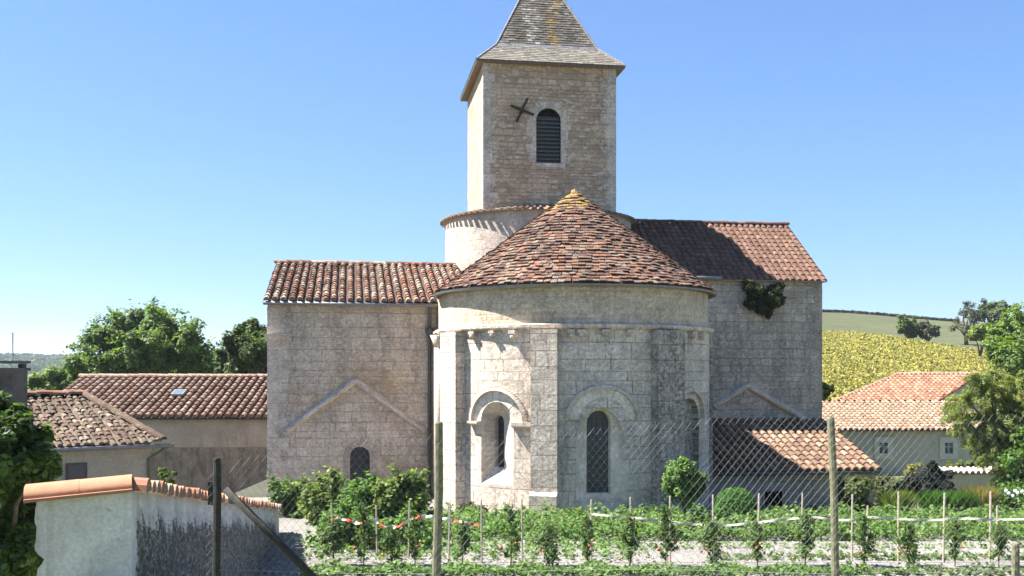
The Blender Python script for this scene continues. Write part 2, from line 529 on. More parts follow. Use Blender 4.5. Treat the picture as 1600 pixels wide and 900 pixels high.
def cloud(clumps, n, size, pal, wid=0.6, up=0.8, sub=10, subr=0.42, shell=0.8, var=0.25, flat=1.0, clumpvar=0.22, shoots=0):
    """clumps: [(centre, radius)] -> leaves in sub-clumps over every clump"""
    cs, ns, br = [], [], []
    wts = np.array([c[1] ** 2 for c in clumps])
    wts = wts / wts.sum()
    for (c, r), w in zip(clumps, wts):
        k = max(10, int(n * w))
        c = np.array(c)
        sd_ = nr.normal(size=(sub, 3))
        sd_ /= np.linalg.norm(sd_, axis=1, keepdims=True)
        sc = c + sd_ * r * nr.uniform(0.25, shell, (sub, 1)) * np.array([1, 1, flat])
        sb = nr.uniform(1 - clumpvar, 1 + clumpvar, sub)
        sr = r * subr * nr.uniform(0.7, 1.3, sub)
        which = nr.integers(0, sub, k)
        d = nr.normal(size=(k, 3))
        d /= np.linalg.norm(d, axis=1, keepdims=True)
        rad = sr[which] * nr.random(k) ** 0.4
        p = sc[which] + d * rad[:, None] * np.array([1, 1, flat])
        if shoots:
            m_ = int(k * 0.16)
            sh = nr.integers(0, shoots, m_)
            sdir = nr.normal(size=(shoots, 3)) * np.array([0.75, 0.75, 0.45]) + np.array([0, 0, 0.75])
            sdir /= np.linalg.norm(sdir, axis=1, keepdims=True)
            sl_ = r * nr.uniform(1.05, 1.65, shoots)
            tt_ = nr.uniform(0.5, 1.0, m_)
            p[:m_] = c + sdir[sh] * (sl_[sh] * tt_)[:, None] + nr.normal(size=(m_, 3)) * size * 0.5
        cs.append(p)
        out = (p - c) / r
        ns.append(d * 0.5 + out * 0.5 + np.array([0, 0, up]) + nr.normal(size=(k, 3)) * 0.45)
        br.append(sb[which])
    return leaf_quads(np.concatenate(cs), np.concatenate(ns), size, wid, pal, var, np.concatenate(br))

def join_np(parts):
    vs, qs, cs, off = [], [], [], 0
    for v, q, c in parts:
        vs.append(v); qs.append(q + off); cs.append(c); off += len(v)
    return np.concatenate(vs), np.concatenate(qs), np.concatenate(cs)

GREEN = [(0.085, 0.15, 0.03), (0.125, 0.20, 0.042), (0.065, 0.12, 0.025), (0.165, 0.24, 0.06)]
DARKG = [(0.025, 0.055, 0.015), (0.04, 0.075, 0.02), (0.055, 0.09, 0.025)]
FRESH = [(0.09, 0.19, 0.03), (0.13, 0.24, 0.045), (0.06, 0.13, 0.025)]
YELL = [(0.17, 0.21, 0.045), (0.13, 0.19, 0.04), (0.24, 0.24, 0.06)]
GREYG = [(0.12, 0.14, 0.09), (0.16, 0.17, 0.11), (0.095, 0.11, 0.065)]

def limbs(mb, base, tops, r0, bend=0.15):
    base = Vector(base)
    for t in tops:
        t = Vector(t)
        m = base.lerp(t, 0.5) + Vector((rng.uniform(-1, 1), rng.uniform(-1, 1), rng.uniform(0, 1))) * bend * (t - base).length
        mb.tube([base, m, t], [r0, r0 * 0.6, r0 * 0.15], 6)

def tree(name, label, cat, base, clumps, n, size, pal, group=None, trunk_r=0.2, fork=0.35, mat='leaf', limb_n=10, **kw):
    """clumps: [(centre, radius)] in world space"""
    base = Vector(base)
    root = thing(name, label, cat, base, group)
    mb = MB()
    cen = sum((Vector(c) for c, r in clumps), Vector()) / len(clumps)
    fk = base.lerp(cen, fork)
    mb.tube([base - Vector((0, 0, 0.15)), base.lerp(fk, 0.5) + Vector((0.04, 0.02, 0)), fk], [trunk_r * 1.25, trunk_r, trunk_r * 0.8], 8)
    tops = [Vector(c) + Vector((0, 0, r * 0.3)) for c, r in clumps]
    limbs(mb, fk, tops[:limb_n], trunk_r * 0.5)
    mb.build('trunk', M['bark'], root, smooth_=True)
    v, q, c = cloud(clumps, n, size, pal, **kw)
    np_mesh('crown', v, q, c, M[mat], root)
    return root

def px_clumps(lst, D, jit=0.5):
    """clumps given by where their outline lies: (px, py, radius px[, depth offset])"""
    out = []
    for t in lst:
        d = D + (t[3] if len(t) > 3 else rng.uniform(-jit, jit))
        out.append((W(t[0], t[1], d), t[2] / F * D))
    return out

# ------------------------------------------------------------------ roofs
def palpick(pal, var=0.18):
    a = rng.choice(pal)
    k = 0.70 * rng.uniform(1 - var, 1 + var)
    return (a[0] * k, a[1] * k, a[2] * k)

def roof_frame(BL, BR, TL, TR):
    BL, BR, TL, TR = map(Vector, (BL, BR, TL, TR))
    U = (BR - BL).normalized()
    up = TL - BL
    S = (up - U * up.dot(U)).normalized()
    N = U.cross(S).normalized()
    slen = (TL - BL).dot(S)
    def bounds(s):
        t = s / slen
        return (BL.lerp(TL, t) - BL).dot(U), (BR.lerp(TR, t) - BL).dot(U)
    return BL, U, S, N, slen, bounds

def canal_roof(mb, BL, BR, TL, TR, sp=0.26, tl=0.36, pal=None, hr=0.42, jit=0.012, base_col=None, seg=5, wav=0.0, slip=0.0, sag=None):
    BL, U, S, N, slen, bounds = roof_frame(BL, BR, TL, TR)
    u0 = min(bounds(0)[0], bounds(slen)[0]); u1 = max(bounds(0)[1], bounds(slen)[1])
    nc = max(1, round((u1 - u0) / sp)); sp = (u1 - u0) / nc
    nr_ = max(1, round(slen / tl)); tl = slen / nr_
    def P(u, s, h):
        if wav:
            h += wav * noise.noise(Vector((u * 0.7, s * 0.7, 3.1)))
        p = BL + U * u + S * s + N * h
        if sag: p.z -= sag(u, s)
        return p
    for i in range(nc):
        uc = u0 + (i + 0.5) * sp
        cj = rng.uniform(-jit, jit)
        for j in range(nr_):
            s0 = j * tl; s1 = s0 + tl
            lo, hi = bounds(min(slen, s0 + tl * 0.5))
            # channel tile (under)
            a, b = max(uc, lo), min(uc + sp, hi)
            if b - a > 0.02:
                cc = palpick(base_col or pal)
                m = (a + b) / 2
                mb.face([P(a, s0, 0.02), P(m, s0, -0.01), P(m, s1, -0.01), P(a, s1, 0.02)], cc)
                mb.face([P(m, s0, -0.01), P(b, s0, 0.02), P(b, s1, 0.02), P(m, s1, -0.01)], cc)
            if uc < lo or uc > hi:
                continue
            col = palpick(pal)
            r0 = sp * rng.uniform(0.34, 0.38); r1 = r0 * 0.82
            du0 = cj + rng.uniform(-jit, jit); du1 = cj + rng.uniform(-jit, jit) * 0.6
            l0 = rng.uniform(0.018, 0.034); sa = s0 - rng.uniform(0.0, 0.03) - (rng.uniform(0, slip) if slip and rng.random() < 0.25 else 0)
            sb = s1 + 0.02
            vs, fs = [], []
            for (s_, r_, l_, d_) in ((sa, r0, l0, du0), (sb, r1, 0.0, du1)):
                for k in range(seg + 1):
                    t = math.pi * k / seg
                    vs.append(P(uc + d_ - r_ * math.cos(t), s_, l_ + 0.012 + r_ * 2 * hr * math.sin(t)))
            for k in range(seg):
                fs.append((k, k + 1, seg + 1 + k + 1, seg + 1 + k))
            mb.mesh(vs, fs, col)
            # thick lower rim
            rim = []
            for k in range(seg + 1):
                t = math.pi * k / seg
                rim.append(P(uc + du0 - (r0 - 0.018) * math.cos(t), sa, l0 + 0.012 + (r0 - 0.018) * 2 * hr * math.sin(t) - 0.012))
            vv = vs[:seg + 1] + rim
            mb.mesh(vv, [(k + 1, k, seg + 1 + k, seg + 2 + k) for k in range(seg)], tuple(c * 0.9 for c in col))
            if j == 0:
                mb.face(list(reversed([rim[k] for k in range(seg + 1)])), (0.16, 0.13, 0.10))

def slab(mb, P, U, S, N, w, l, th, lift, col):
    a = P - U * w / 2; b = P + U * w / 2
    mb.hexa([a + N * lift, b + N * lift, b + S * l, a + S * l,
             a + N * (lift + th), b + N * (lift + th), b + S * l + N * th, a + S * l + N * th], col)

def flat_roof_tiles(mb, BL, BR, TL, TR, w=0.18, ex=0.14, th=0.014, pal=None, jit=0.01, colf=None):
    BL, U, S, N, slen, bounds = roof_frame(BL, BR, TL, TR)
    n = max(1, round(slen / ex)); ex = slen / n
    for j in range(n):
        s = j * ex
        lo, hi = bounds(s); lo2, hi2 = bounds(min(slen, s + ex))
        lo, hi = max(lo, lo2), min(hi, hi2)
        off = (j % 2) * 0.5 + rng.uniform(-0.1, 0.1)
        k0 = int(math.floor(lo / w)) - 1
        u = (k0 + off) * w
        while u < hi:
            a, b = max(u, lo), min(u + w * 0.96, hi)
            if b - a > 0.03:
                p = BL + U * ((a + b) / 2) + S * (s + rng.uniform(-jit, jit))
                col = colf((a + b) / 2, s) if colf else palpick(pal)
                slab(mb, p, U, S, N, b - a, ex * 1.35, th, th * 1.1 + rng.uniform(0, jit), col)
            u += w
    return slen

def ridge_tiles(mb, A, B, r=0.11, tl=0.38, pal=None, seg=6, jit=0.01, squash=0.8):
    A, B = Vector(A), Vector(B)
    D = (B - A); L = D.length; D.normalize()
    X = D.cross(Vector((0, 0, 1))).normalized(); Z = X.cross(D).normalized()
    n = max(1, round(L / tl)); tl = L / n
    for i in range(n):
        col = palpick(pal)
        vs, fs = [], []
        dz = rng.uniform(-jit, jit)
        for q, (t, rr) in enumerate(((i * tl - 0.02, r), ((i + 1) * tl + 0.02, r * 0.86))):
            for k in range(seg + 1):
                a = math.pi * k / seg
                vs.append(A + D * t + X * (-rr * math.cos(a)) + Z * (rr * squash * math.sin(a) + dz))
        for k in range(seg):
            fs.append((k, seg + 1 + k, seg + 2 + k, k + 1))
        fs.append(tuple(range(seg + 1))); fs.append(tuple(reversed(range(seg + 1, 2 * seg + 2))))
        mb.mesh(vs, fs, col)

TERRA = [(0.32, 0.27, 0.21), (0.44, 0.36, 0.28), (0.27, 0.125, 0.075), (0.32, 0.165, 0.10), (0.23, 0.10, 0.06), (0.36, 0.24, 0.165), (0.19, 0.105, 0.07), (0.40, 0.30, 0.215)]
TERRA_D = [(0.11, 0.06, 0.045), (0.14, 0.08, 0.055), (0.09, 0.055, 0.04)]  # channel tiles: shade between the cover tiles put into the colour
BARN = [(0.26, 0.16, 0.115), (0.30, 0.20, 0.145), (0.235, 0.14, 0.10), (0.35, 0.255, 0.195)]
OLDT = [(0.125, 0.08, 0.056), (0.15, 0.10, 0.07), (0.11, 0.07, 0.05), (0.14, 0.095, 0.068), (0.16, 0.115, 0.085), (0.13, 0.08, 0.058), (0.12, 0.085, 0.06), (0.27, 0.21, 0.155)]
FLATT = [(0.215, 0.11, 0.075), (0.25, 0.14, 0.095), (0.165, 0.085, 0.06), (0.27, 0.175, 0.125), (0.12, 0.075, 0.06), (0.30, 0.15, 0.09), (0.22, 0.165, 0.125)]
MECH = [(0.175, 0.095, 0.065), (0.20, 0.11, 0.076), (0.15, 0.08, 0.056), (0.225, 0.132, 0.095)]
LIGHTT = [(0.315, 0.215, 0.145), (0.35, 0.245, 0.165), (0.29, 0.19, 0.125), (0.37, 0.275, 0.195)]
ORANGE = [(0.36, 0.175, 0.105), (0.39, 0.21, 0.13), (0.33, 0.155, 0.095), (0.42, 0.25, 0.165)]

# ------------------------------------------------------------------ wall panels with openings
def inside(poly, x, y):
    r = False
    j = len(poly) - 1
    for i in range(len(poly)):
        xi, yi = poly[i]; xj, yj = poly[j]
        if (yi > y) != (yj > y) and x < (xj - xi) * (y - yi) / (yj - yi) + xi:
            r = not r
        j = i
    return r

def panel(mb, u0, u1, z0, z1, holes, mapf, du, dz):
    """a wall sheet in (u, z), with holes, mapped through mapf(u, z, depth)"""
    pts, edges = [], []
    def chain(poly):
        i0 = len(pts)
        for p in poly:
            pts.append(Vector(p))
        k = len(poly)
        for i in range(k):
            edges.append((i0 + i, i0 + (i + 1) % k))
    nu = max(1, int(round((u1 - u0) / du))); nz = max(1, int(round((z1 - z0) / dz)))
    out = [(lerp(u0, u1, i / nu), z0) for i in range(nu)] + [(u1, lerp(z0, z1, i / nz)) for i in range(nz)]
    out += [(lerp(u1, u0, i / nu), z1) for i in range(nu)] + [(u0, lerp(z1, z0, i / nz)) for i in range(nz)]
    chain(out)
    for h in holes:
        chain(h)
    for i in range(1, nu):
        for j in range(1, nz):
            p = (lerp(u0, u1, i / nu), lerp(z0, z1, j / nz))
            if any(inside(h, *p) for h in holes):
                continue
            if any((p[0] - q[0]) ** 2 + (p[1] - q[1]) ** 2 < (0.3 * min(du, dz)) ** 2 for h in holes for q in h):
                continue
            pts.append(Vector(p))
    vs, es, fs, *_ = delaunay_2d_cdt(pts, edges, [], 0, 1e-5)
    keep = []
    for f in fs:
        cx = sum(vs[i].x for i in f) / len(f); cy = sum(vs[i].y for i in f) / len(f)
        if any(inside(h, cx, cy) for h in holes):
            continue
        a = (vs[f[1]] - vs[f[0]]).cross(vs[f[2]] - vs[f[0]])
        keep.append(tuple(f) if a > 0 else tuple(reversed(f)))
    mb.mesh([mapf(v.x, v.y, 0.0) for v in vs], keep)

def arch(cx, w, zs, zsp, n=14, pointed=0.0, rise=None):
    """outline: bottom left, up the left jamb, over the arch, down the right (clockwise seen from outside)"""
    pts = [(cx - w / 2, zs)]
    if pointed:
        rr = w * (0.5 + pointed)
        for sgn in (-1, 1):
            c = cx - sgn * (rr - w / 2)
            a1 = math.acos((rr - w / 2) / rr)
            for k in range(n // 2 + 1):
                t = a1 * k / (n // 2)
                if sgn == 1: t = a1 - t
                if sgn == 1 and k == 0: continue
                pts.append((c + sgn * rr * math.cos(t), zsp + rr * math.sin(t)))
    else:
        rz = rise if rise is not None else w / 2
        for k in range(n + 1):
            t = math.pi - math.pi * k / n
            pts.append((cx + w / 2 * math.cos(t), zsp + rz * math.sin(t)))
    pts.append((cx + w / 2, zs))
    return pts

def loft(mb, A, dA, B, dB, mapf, col=(0.5, 0.5, 0.5)):
    n = len(A)
    a = [mapf(x, z, dA) for x, z in A]; b = [mapf(x, z, dB) for x, z in B]
    for i in range(n):
        j = (i + 1) % n
        mb.face([a[i], a[j], b[j], b[i]], col)

def fillpoly(mb, A, d, mapf, col=(0.5, 0.5, 0.5)):
    mb.face(list(reversed([mapf(x, z, d) for x, z in A])), col)

def hood(mb, cx, zsp, r0, r1, d, mapf, n=20, a0=0.0, a1=math.pi, sx=1.0, sz=1.0):
    """projecting arch moulding between r0 and r1, standing d proud"""
    prev = None
    for k in range(n + 1):
        t = a1 + (a0 - a1) * k / n
        c, s_ = math.cos(t), math.sin(t)
        q = [mapf(cx + r * c * sx, zsp + r * s_ * sz, -dd) for r, dd in ((r0, -0.02), (r0, d), (r1, d * 0.75), (r1, -0.02))]
        if prev:
            for i in range(3):
                mb.face([prev[i], q[i], q[i + 1], prev[i + 1]])
        else:
            mb.face(q)
        prev = q
    mb.face(list(reversed(prev)))

def ubox(mb, u0, u1, z0, z1, d0, d1, mapf, n=1, top_slope=0.0):
    """box on a mapped wall: from depth d0 (inner, positive inwards) to d1 proud"""
    for k in range(n):
        a, b = lerp(u0, u1, k / n), lerp(u0, u1, (k + 1) / n)
        mb.hexa([mapf(a, z0, -d1), mapf(b, z0, -d1), mapf(b, z0, d0), mapf(a, z0, d0),
                 mapf(a, z1 - top_slope, -d1), mapf(b, z1 - top_slope, -d1), mapf(b, z1, d0), mapf(a, z1, d0)])

# ------------------------------------------------------------------ ground
def hgt(x, y):
    z = 1.8 * smooth((15.5 - y) / 7.5)
    z -= 0.45 * smooth((x - 5.5) / 3) * smooth((y - 27.5) / 3)
    z -= 1.5 * smooth((-x - 8.2) / 4) * smooth((y - 23) / 8)
    if y > 40:
        r = x / y
        m = smooth((r - 0.10) / 0.17)
        p = max(0.0, y - 55) * 0.1
        if y > 255:
            p = 20.0 - 4.0 * smooth((y - 262) / 60) - 20 * smooth((y - 300) / 500)
        p *= 1.0 - 0.13 * smooth((r - 0.30) / 0.16)
        p *= 1 - 0.75 * smooth((r - 0.75) / 0.5)
        p *= smooth((y - 50) / 30)
        valley = -7.0 * smooth((y - 60) / 260)
        z = z * (1 - m) + (z - 0.3) * m + p * m + valley * (1 - m)
    dist = math.hypot(x, y)
    if dist > 700:
        hh = 21 + 13 * noise.noise(Vector((x * 0.0011, y * 0.0011, 0.3))) + 6 * noise.noise(Vector((x * 0.004, y * 0.004, 1.3)))
        z = lerp(z, hh, smooth((dist - 700) / 900))
    return z

def axis_vals(a, step, mx, g):
    v = [0.0]
    while v[-1] < a: v.append(v[-1] + step)
    st = step
    while v[-1] < mx:
        st *= g; v.append(v[-1] + st)
    return v
xp = axis_vals(26, 0.7, 4500, 1.12)
xs = [-x for x in reversed(xp[1:])] + xp
ys = [-60, -30, -15, -6] + axis_vals(70, 0.7, 5000, 1.045)
gv = [(x, y, hgt(x, y)) for y in ys for x in xs]
nxs = len(xs)
gf, gc = [], []
SOIL = (0.215, 0.20, 0.18)
for j in range(len(ys) - 1):
    for i in range(nxs - 1):
        gf.append((j * nxs + i, j * nxs + i + 1, (j + 1) * nxs + i + 1, (j + 1) * nxs + i))
        x = (xs[i] + xs[i + 1]) / 2; y = (ys[j] + ys[j + 1]) / 2
        r = x / max(y, 1)
        d = math.hypot(x, y)
        if y < 12: c = (0.16, 0.17, 0.07)
        elif y < 31 and x > -9: c = SOIL if x < 6 or y < 27 else (0.15, 0.17, 0.06)
        elif y < 60: c = ((0.055, 0.055, 0.04) if x > -15 else (0.06, 0.075, 0.028)) if x < 0 else (0.10, 0.12, 0.045)
        elif d > 620: c = (0.045, 0.075, 0.03)
        elif r > 0.2 and y < 122: c = (0.16, 0.14, 0.05)
        elif r > 0.16: c = (0.070, 0.076, 0.033)
        else: c = (0.12, 0.15, 0.055)
        gc.append(c)
gb = MB(); gb.v, gb.f, gb.c = gv, gf, gc
g = NT('ground_cover')
at = g.n('ShaderNodeAttribute', attribute_name='Col').outputs['Color']
co = g.n('ShaderNodeTexCoord').outputs['Object']
n1 = g.noise(co, 6.0, 6.0, 0.7)
n2 = g.noise(co, 0.35, 4.0, 0.6)
n3 = g.noise(co, 0.02, 4.0, 0.6)
c = g.mix(1.0, at, g.gray(g.ramp(n1, 0.25, 0.75, 0.72, 1.2)), 'MULTIPLY')
c = g.mix(1.0, c, g.gray(g.ramp(n2, 0.3, 0.7, 0.85, 1.12)), 'MULTIPLY')
c = g.mix(1.0, c, g.gray(g.ramp(n3, 0.35, 0.65, 0.85, 1.12)), 'MULTIPLY')
g.bump(n1, 0.8, 0.06)
M['ground'] = g.fin(c, 0.95)
ground = gb.build('ground', M['ground'], smooth_=True)
tag(ground, kind='structure')

# ------------------------------------------------------------------ the church
church = thing('church', 'Romanesque village church of pale limestone with round apse and square bell tower', 'church', (OX, OY, 0), rot=TH)
CH = church
RA = 3.95
def apse_map(R):
    q = math.pi / 2
    def f(a, z, d):
        t = a / RA
        r = R - d
        if t > q: return Vector((r, (t - q) * RA, z))
        if t < -q: return Vector((-r, (-t - q) * RA, z))
        return Vector((r * math.sin(t), -r * math.cos(t), z))
    return f
def apse_uv(p):
    if p[1] > 0:
        return ((math.pi / 2 * RA + p[1]) * (1 if p[0] > 0 else -1), p[2])
    return (math.atan2(p[0], -p[1]) * RA, p[2])
def AP(px, py=None, R=RA):
    """apse arc length (and z) of a pixel"""
    lo, hi = -1.42, 1.42
    def f(w):
        return 800 + F * (OX + R * math.sin(w)) / (OY - R * math.cos(w))
    for _ in range(50):
        m = (lo + hi) / 2
        if f(m) < px: lo = m
        else: hi = m
    a = (lo - TH) * RA
    if py is None: return a
    return a, HC + (HOR - py) / F * (OY - R * math.cos(lo))

am = apse_map(RA)
Z_C = 4.87
AL, AR = -(math.pi / 2) * RA - 2.6, (math.pi / 2) * RA + 4.8

# openings
def mid(a, b): return (a + b) / 2
# window one (slit in a deep splayed recess)
a1, a2 = AP(752), AP(802)
_, zt = AP(777, 628); _, zb = AP(760, 756)
w1 = a2 - a1; c1 = mid(a1, a2)
rec1 = arch(c1, w1, zb, zt - w1 / 2)
_, st = AP(780, 650); _, sb_ = AP(780, 733)
cs1 = c1 - 0.20
slit1 = arch(cs1, 0.36, sb_ , st - 0.18)
# window two (pointed recess, wide lancet)
b1, b2 = AP(900), AP(976)
_, zt2 = AP(937, 627); _, zb2 = AP(937, 786)
w2 = b2 - b1; c2 = mid(b1, b2)
rec2 = arch(c2, w2, zb2, zt2 - 0.80 * w2, pointed=0.22)
l1, l2 = AP(918), AP(957)
_, lt = AP(937, 642); _, lb = AP(937, 772)
wl = (l2 - l1); cl = mid(l1, l2)
lan = arch(cl, wl, lb, lt - wl / 2)
# blind niche
n1_, n2_ = AP(1056), AP(1092)
_, zt3 = AP(1075, 622); _, zb3 = AP(1075, 762)
w3 = n2_ - n1_; c3 = mid(n1_, n2_)
rec3 = arch(c3, w3, zb3, zt3 - w3 / 2)

mb = MB()
panel(mb, AL, AR, -0.6, Z_C, [rec1, rec2, rec3], am, 0.2, 0.45)
apse = mb.build('apse_wall', M['apse'], CH, smooth_=True, uvf=apse_uv)

def win_parts(wallmat, name_w, rec, d1, inner, d2, pane_out, pane_d, bars=True):
    pass

# recess one
mb = MB()
loft(mb, rec1, 0.0, slit1, 0.38, am)
loft(mb, slit1, 0.38, slit1, 0.56, am)
f1 = mb.build('apse_window', M['dressed'], CH, uvf=apse_uv)
f1['label'] = 'narrow round-headed slit window in a deep splayed recess'
def leaded(out, d, par, cols, rows):
    mb = MB(); fillpoly(mb, out, d, am)
    p = mb.build('pane', M['lead'], par, uvf=apse_uv)
    mb = MB()
    x0, x1 = min(q[0] for q in out), max(q[0] for q in out)
    z0, z1 = min(q[1] for q in out), max(q[1] for q in out)
    for i in range(1, cols):
        x = lerp(x0, x1, i / cols)
        zz = z1 - 0.1
        ubox(mb, x - 0.008, x + 0.008, z0, zz, -0.0 + d - 0.004, -(d - 0.02), am)
    for j in range(1, rows):
        z = lerp(z0, z1, j / rows)
        e = 0.02 if z < z1 - (x1 - x0) / 2 else (x1 - x0) / 2 - math.sqrt(max(0, ((x1 - x0) / 2) ** 2 - (z - z1 + (x1 - x0) / 2) ** 2)) + 0.02
        ubox(mb, x0 + e, x1 - e, z - 0.008, z + 0.008, d - 0.004, -(d - 0.02), am)
    mb.build('glazing_bars', M['zinc_dark'], par, uvf=apse_uv)
M['zinc_dark'] = plain_mat('lead_cames', (0.09, 0.09, 0.092), 0.6)
leaded(slit1, 0.54, f1, 2, 8)

mb = MB()
loft(mb, rec2, 0.0, rec2, 0.16, am)
fr = MB()
# stepped frame face inside the pointed recess
def panel_between(mb, outer, inner, d):
    loft(mb, outer, d, inner, d, am)
lan_o = arch(cl, wl + 0.05, lb - 0.03, lt - wl / 2)
panel_between(mb, rec2, lan_o, 0.16)
loft(mb, lan_o, 0.16, lan, 0.20, am)
loft(mb, lan, 0.20, lan, 0.42, am)
f2 = mb.build('apse_window', M['arch_stone'], CH, uvf=apse_uv)
f2['label'] = 'tall dark lancet window in a pointed recess'
leaded(lan, 0.40, f2, 4, 14)

mb = MB()
loft(mb, rec3, 0.0, rec3, 0.17, am); fillpoly(mb, rec3, 0.17, am)
f3 = mb.build('blind_niche', M['apse_dark'], CH, uvf=apse_uv)
mb = MB()
sl3 = arch(c3 - 0.1, 0.12, zb3 + 0.25, zt3 - w3 / 2 - 0.45, n=6)
fillpoly(mb, sl3, 0.163, am)
mb.build('slit', M['dark'], f3, uvf=apse_uv)

# hood mouldings and imposts
def hood_part(cx, zsp, r0, r1, d, label=None, imp=None, sx=1.0, sz=1.0, billet=False):
    mb = MB()
    hood(mb, cx, zsp, r0, r1, d, am, sx=sx, sz=sz)
    if billet:
        nb = 76
        for k in range(nb):
            if k % 2: continue
            t0 = math.pi * k / nb; t1 = math.pi * (k + 1) / nb
            rr0, rr1 = r1 * 0.99, r1 + 0.022
            P8 = []
            for dd in (0.05, -d * 0.8):
                for (r, t) in ((rr0, t0), (rr1, t0), (rr1, t1), (rr0, t1)):
                    P8.append(am(cx + r * math.cos(t) * sx, zsp + r * math.sin(t) * sz, dd))
            mb.hexa(P8)
    for (u0, u1, z0, z1) in (imp or []):
        ubox(mb, u0, u1, z0 + 0.06, z1, 0.02, d + 0.05, am, 2)
        mb.hexa([am(u0, z0, -0.02), am(u1, z0, -0.02), am(u1, z0, 0.02), am(u0, z0, 0.02),
                 am(u0, z0 + 0.06, -d - 0.05), am(u1, z0 + 0.06, -d - 0.05), am(u1, z0 + 0.06, 0.02), am(u0, z0 + 0.06, 0.02)])
    return mb.build('hood_moulding', M['dressed'], CH, uvf=apse_uv)
def arch_stones(cx, zsp, r0, r1, n, rzs=1.0, proud=0.016, a0=0.0, a1=math.pi):
    mb = MB()
    for k in range(n):
        t0 = lerp(a0, a1, (k + 0.03) / n); t1 = lerp(a0, a1, (k + 0.97) / n)
        pr = proud * rng.uniform(0.6, 1.3)
        for m_ in range(2):
            ta, tb = lerp(t0, t1, m_ / 2), lerp(t0, t1, (m_ + 1) / 2)
            P8 = []
            for dd in (0.06, -pr):
                for (r, t) in ((r0, ta), (r1, ta), (r1, tb), (r0, tb)):
                    P8.append(am(cx + r * math.cos(t), zsp + r * math.sin(t) * rzs, dd))
            mb.hexa(P8)
    return mb.build('arch_stones', M['arch_stone'], CH, uvf=apse_uv)
zsp1 = zt - w1 / 2
_, zo1 = AP(778, 606)
r_out = zo1 - zsp1
pil_c = AP(833)
arch_stones(c1, zsp1, w1 / 2 + 0.004, r_out - 0.075, 9)
hood_part(c1, zsp1, r_out - 0.07, r_out + 0.02, 0.11, billet=True,
          imp=[(c1 - r_out - 0.02, c1 - w1 / 2 - 0.02, zsp1 - 0.12, zsp1), (c1 + w1 / 2 + 0.0, pil_c + 0.03, zsp1 - 0.16, zsp1)])
_, zo2 = AP(940, 602)
a_l = AP(884); a_r = AP(998)
zsp2 = HC + (HOR - 655) / F * 26.6
arch_stones(mid(a_l, a_r), zsp2, (a_r - a_l) / 2 - 0.36, (a_r - a_l) / 2 - 0.095, 13, (zo2 - zsp2) / ((a_r - a_l) / 2))
hood_part(mid(a_l, a_r), zsp2, (a_r - a_l) / 2 - 0.09, (a_r - a_l) / 2, 0.10, sz=(zo2 - zsp2) / ((a_r - a_l) / 2), billet=True)
_, zo3 = AP(1075, 606)
zsp3 = zt3 - w3 / 2
hood_part(c3, zsp3, zo3 - zsp3 - 0.1, zo3 - zsp3, 0.10)

# pilaster buttresses
def pilaster(pa, pb, base=False, mat='apse_rough', d=0.28, grp=None):
    a, b = (AP(pa) if isinstance(pa, (int, float)) else pa[0]), (AP(pb) if isinstance(pb, (int, float)) else pb[0])
    c = mid(a, b); t = c / RA; w = b - a
    n = Vector((math.sin(t), -math.cos(t), 0)); tx = Vector((math.cos(t), math.sin(t), 0))
    mb = MB()
    inner = RA - 0.25
    def blk(z0, z1, wd, out, top=0.0):
        p = []
        for z, o_ in ((z0, out), (z1, out - top)):
            p += [n * o_ - tx * wd / 2 + Vector((0, 0, z)), n * o_ + tx * wd / 2 + Vector((0, 0, z)),
                  n * inner + tx * wd / 2 + Vector((0, 0, z)), n * inner - tx * wd / 2 + Vector((0, 0, z))]
        mb.hexa(p)
    zt_ = Z_C - 0.003
    blk(-0.5, zt_, w, RA + d)
    if base:
        zb_ = HC + (HOR - 776) / F * 26.2
        blk(-0.5, zb_, w + 0.03, RA + d + 0.12)
        blk(zb_ + 0.002, zb_ + 0.09, w + 0.028, RA + d + 0.118, 0.1)
    return mb.build('buttress', M[mat], CH)
pilaster(703, 727)
pilaster(833, 874, True)
pilaster(1017, 1058, mat='apse_dark')
pilaster(((math.pi / 2 * RA) * 0.97,), ((math.pi / 2 * RA) * 1.13,), mat='apse_dark')

# colonnette on the far flank
t = R_(-89)
mb = MB()
cxy = Vector((math.sin(t), -math.cos(t), 0)) * (RA + 0.09)
mb.tube([cxy + Vector((0, 0, -0.4)), cxy + Vector((0, 0, 4.5))], 0.14, 14)
mb.tube([cxy + Vector((0, 0, 4.5)), cxy + Vector((0, 0, 4.6)), cxy + Vector((0, 0, 4.84))], [0.15, 0.17, 0.26], 14)
mb.build('colonnette', M['dressed'], CH, smooth_=True)

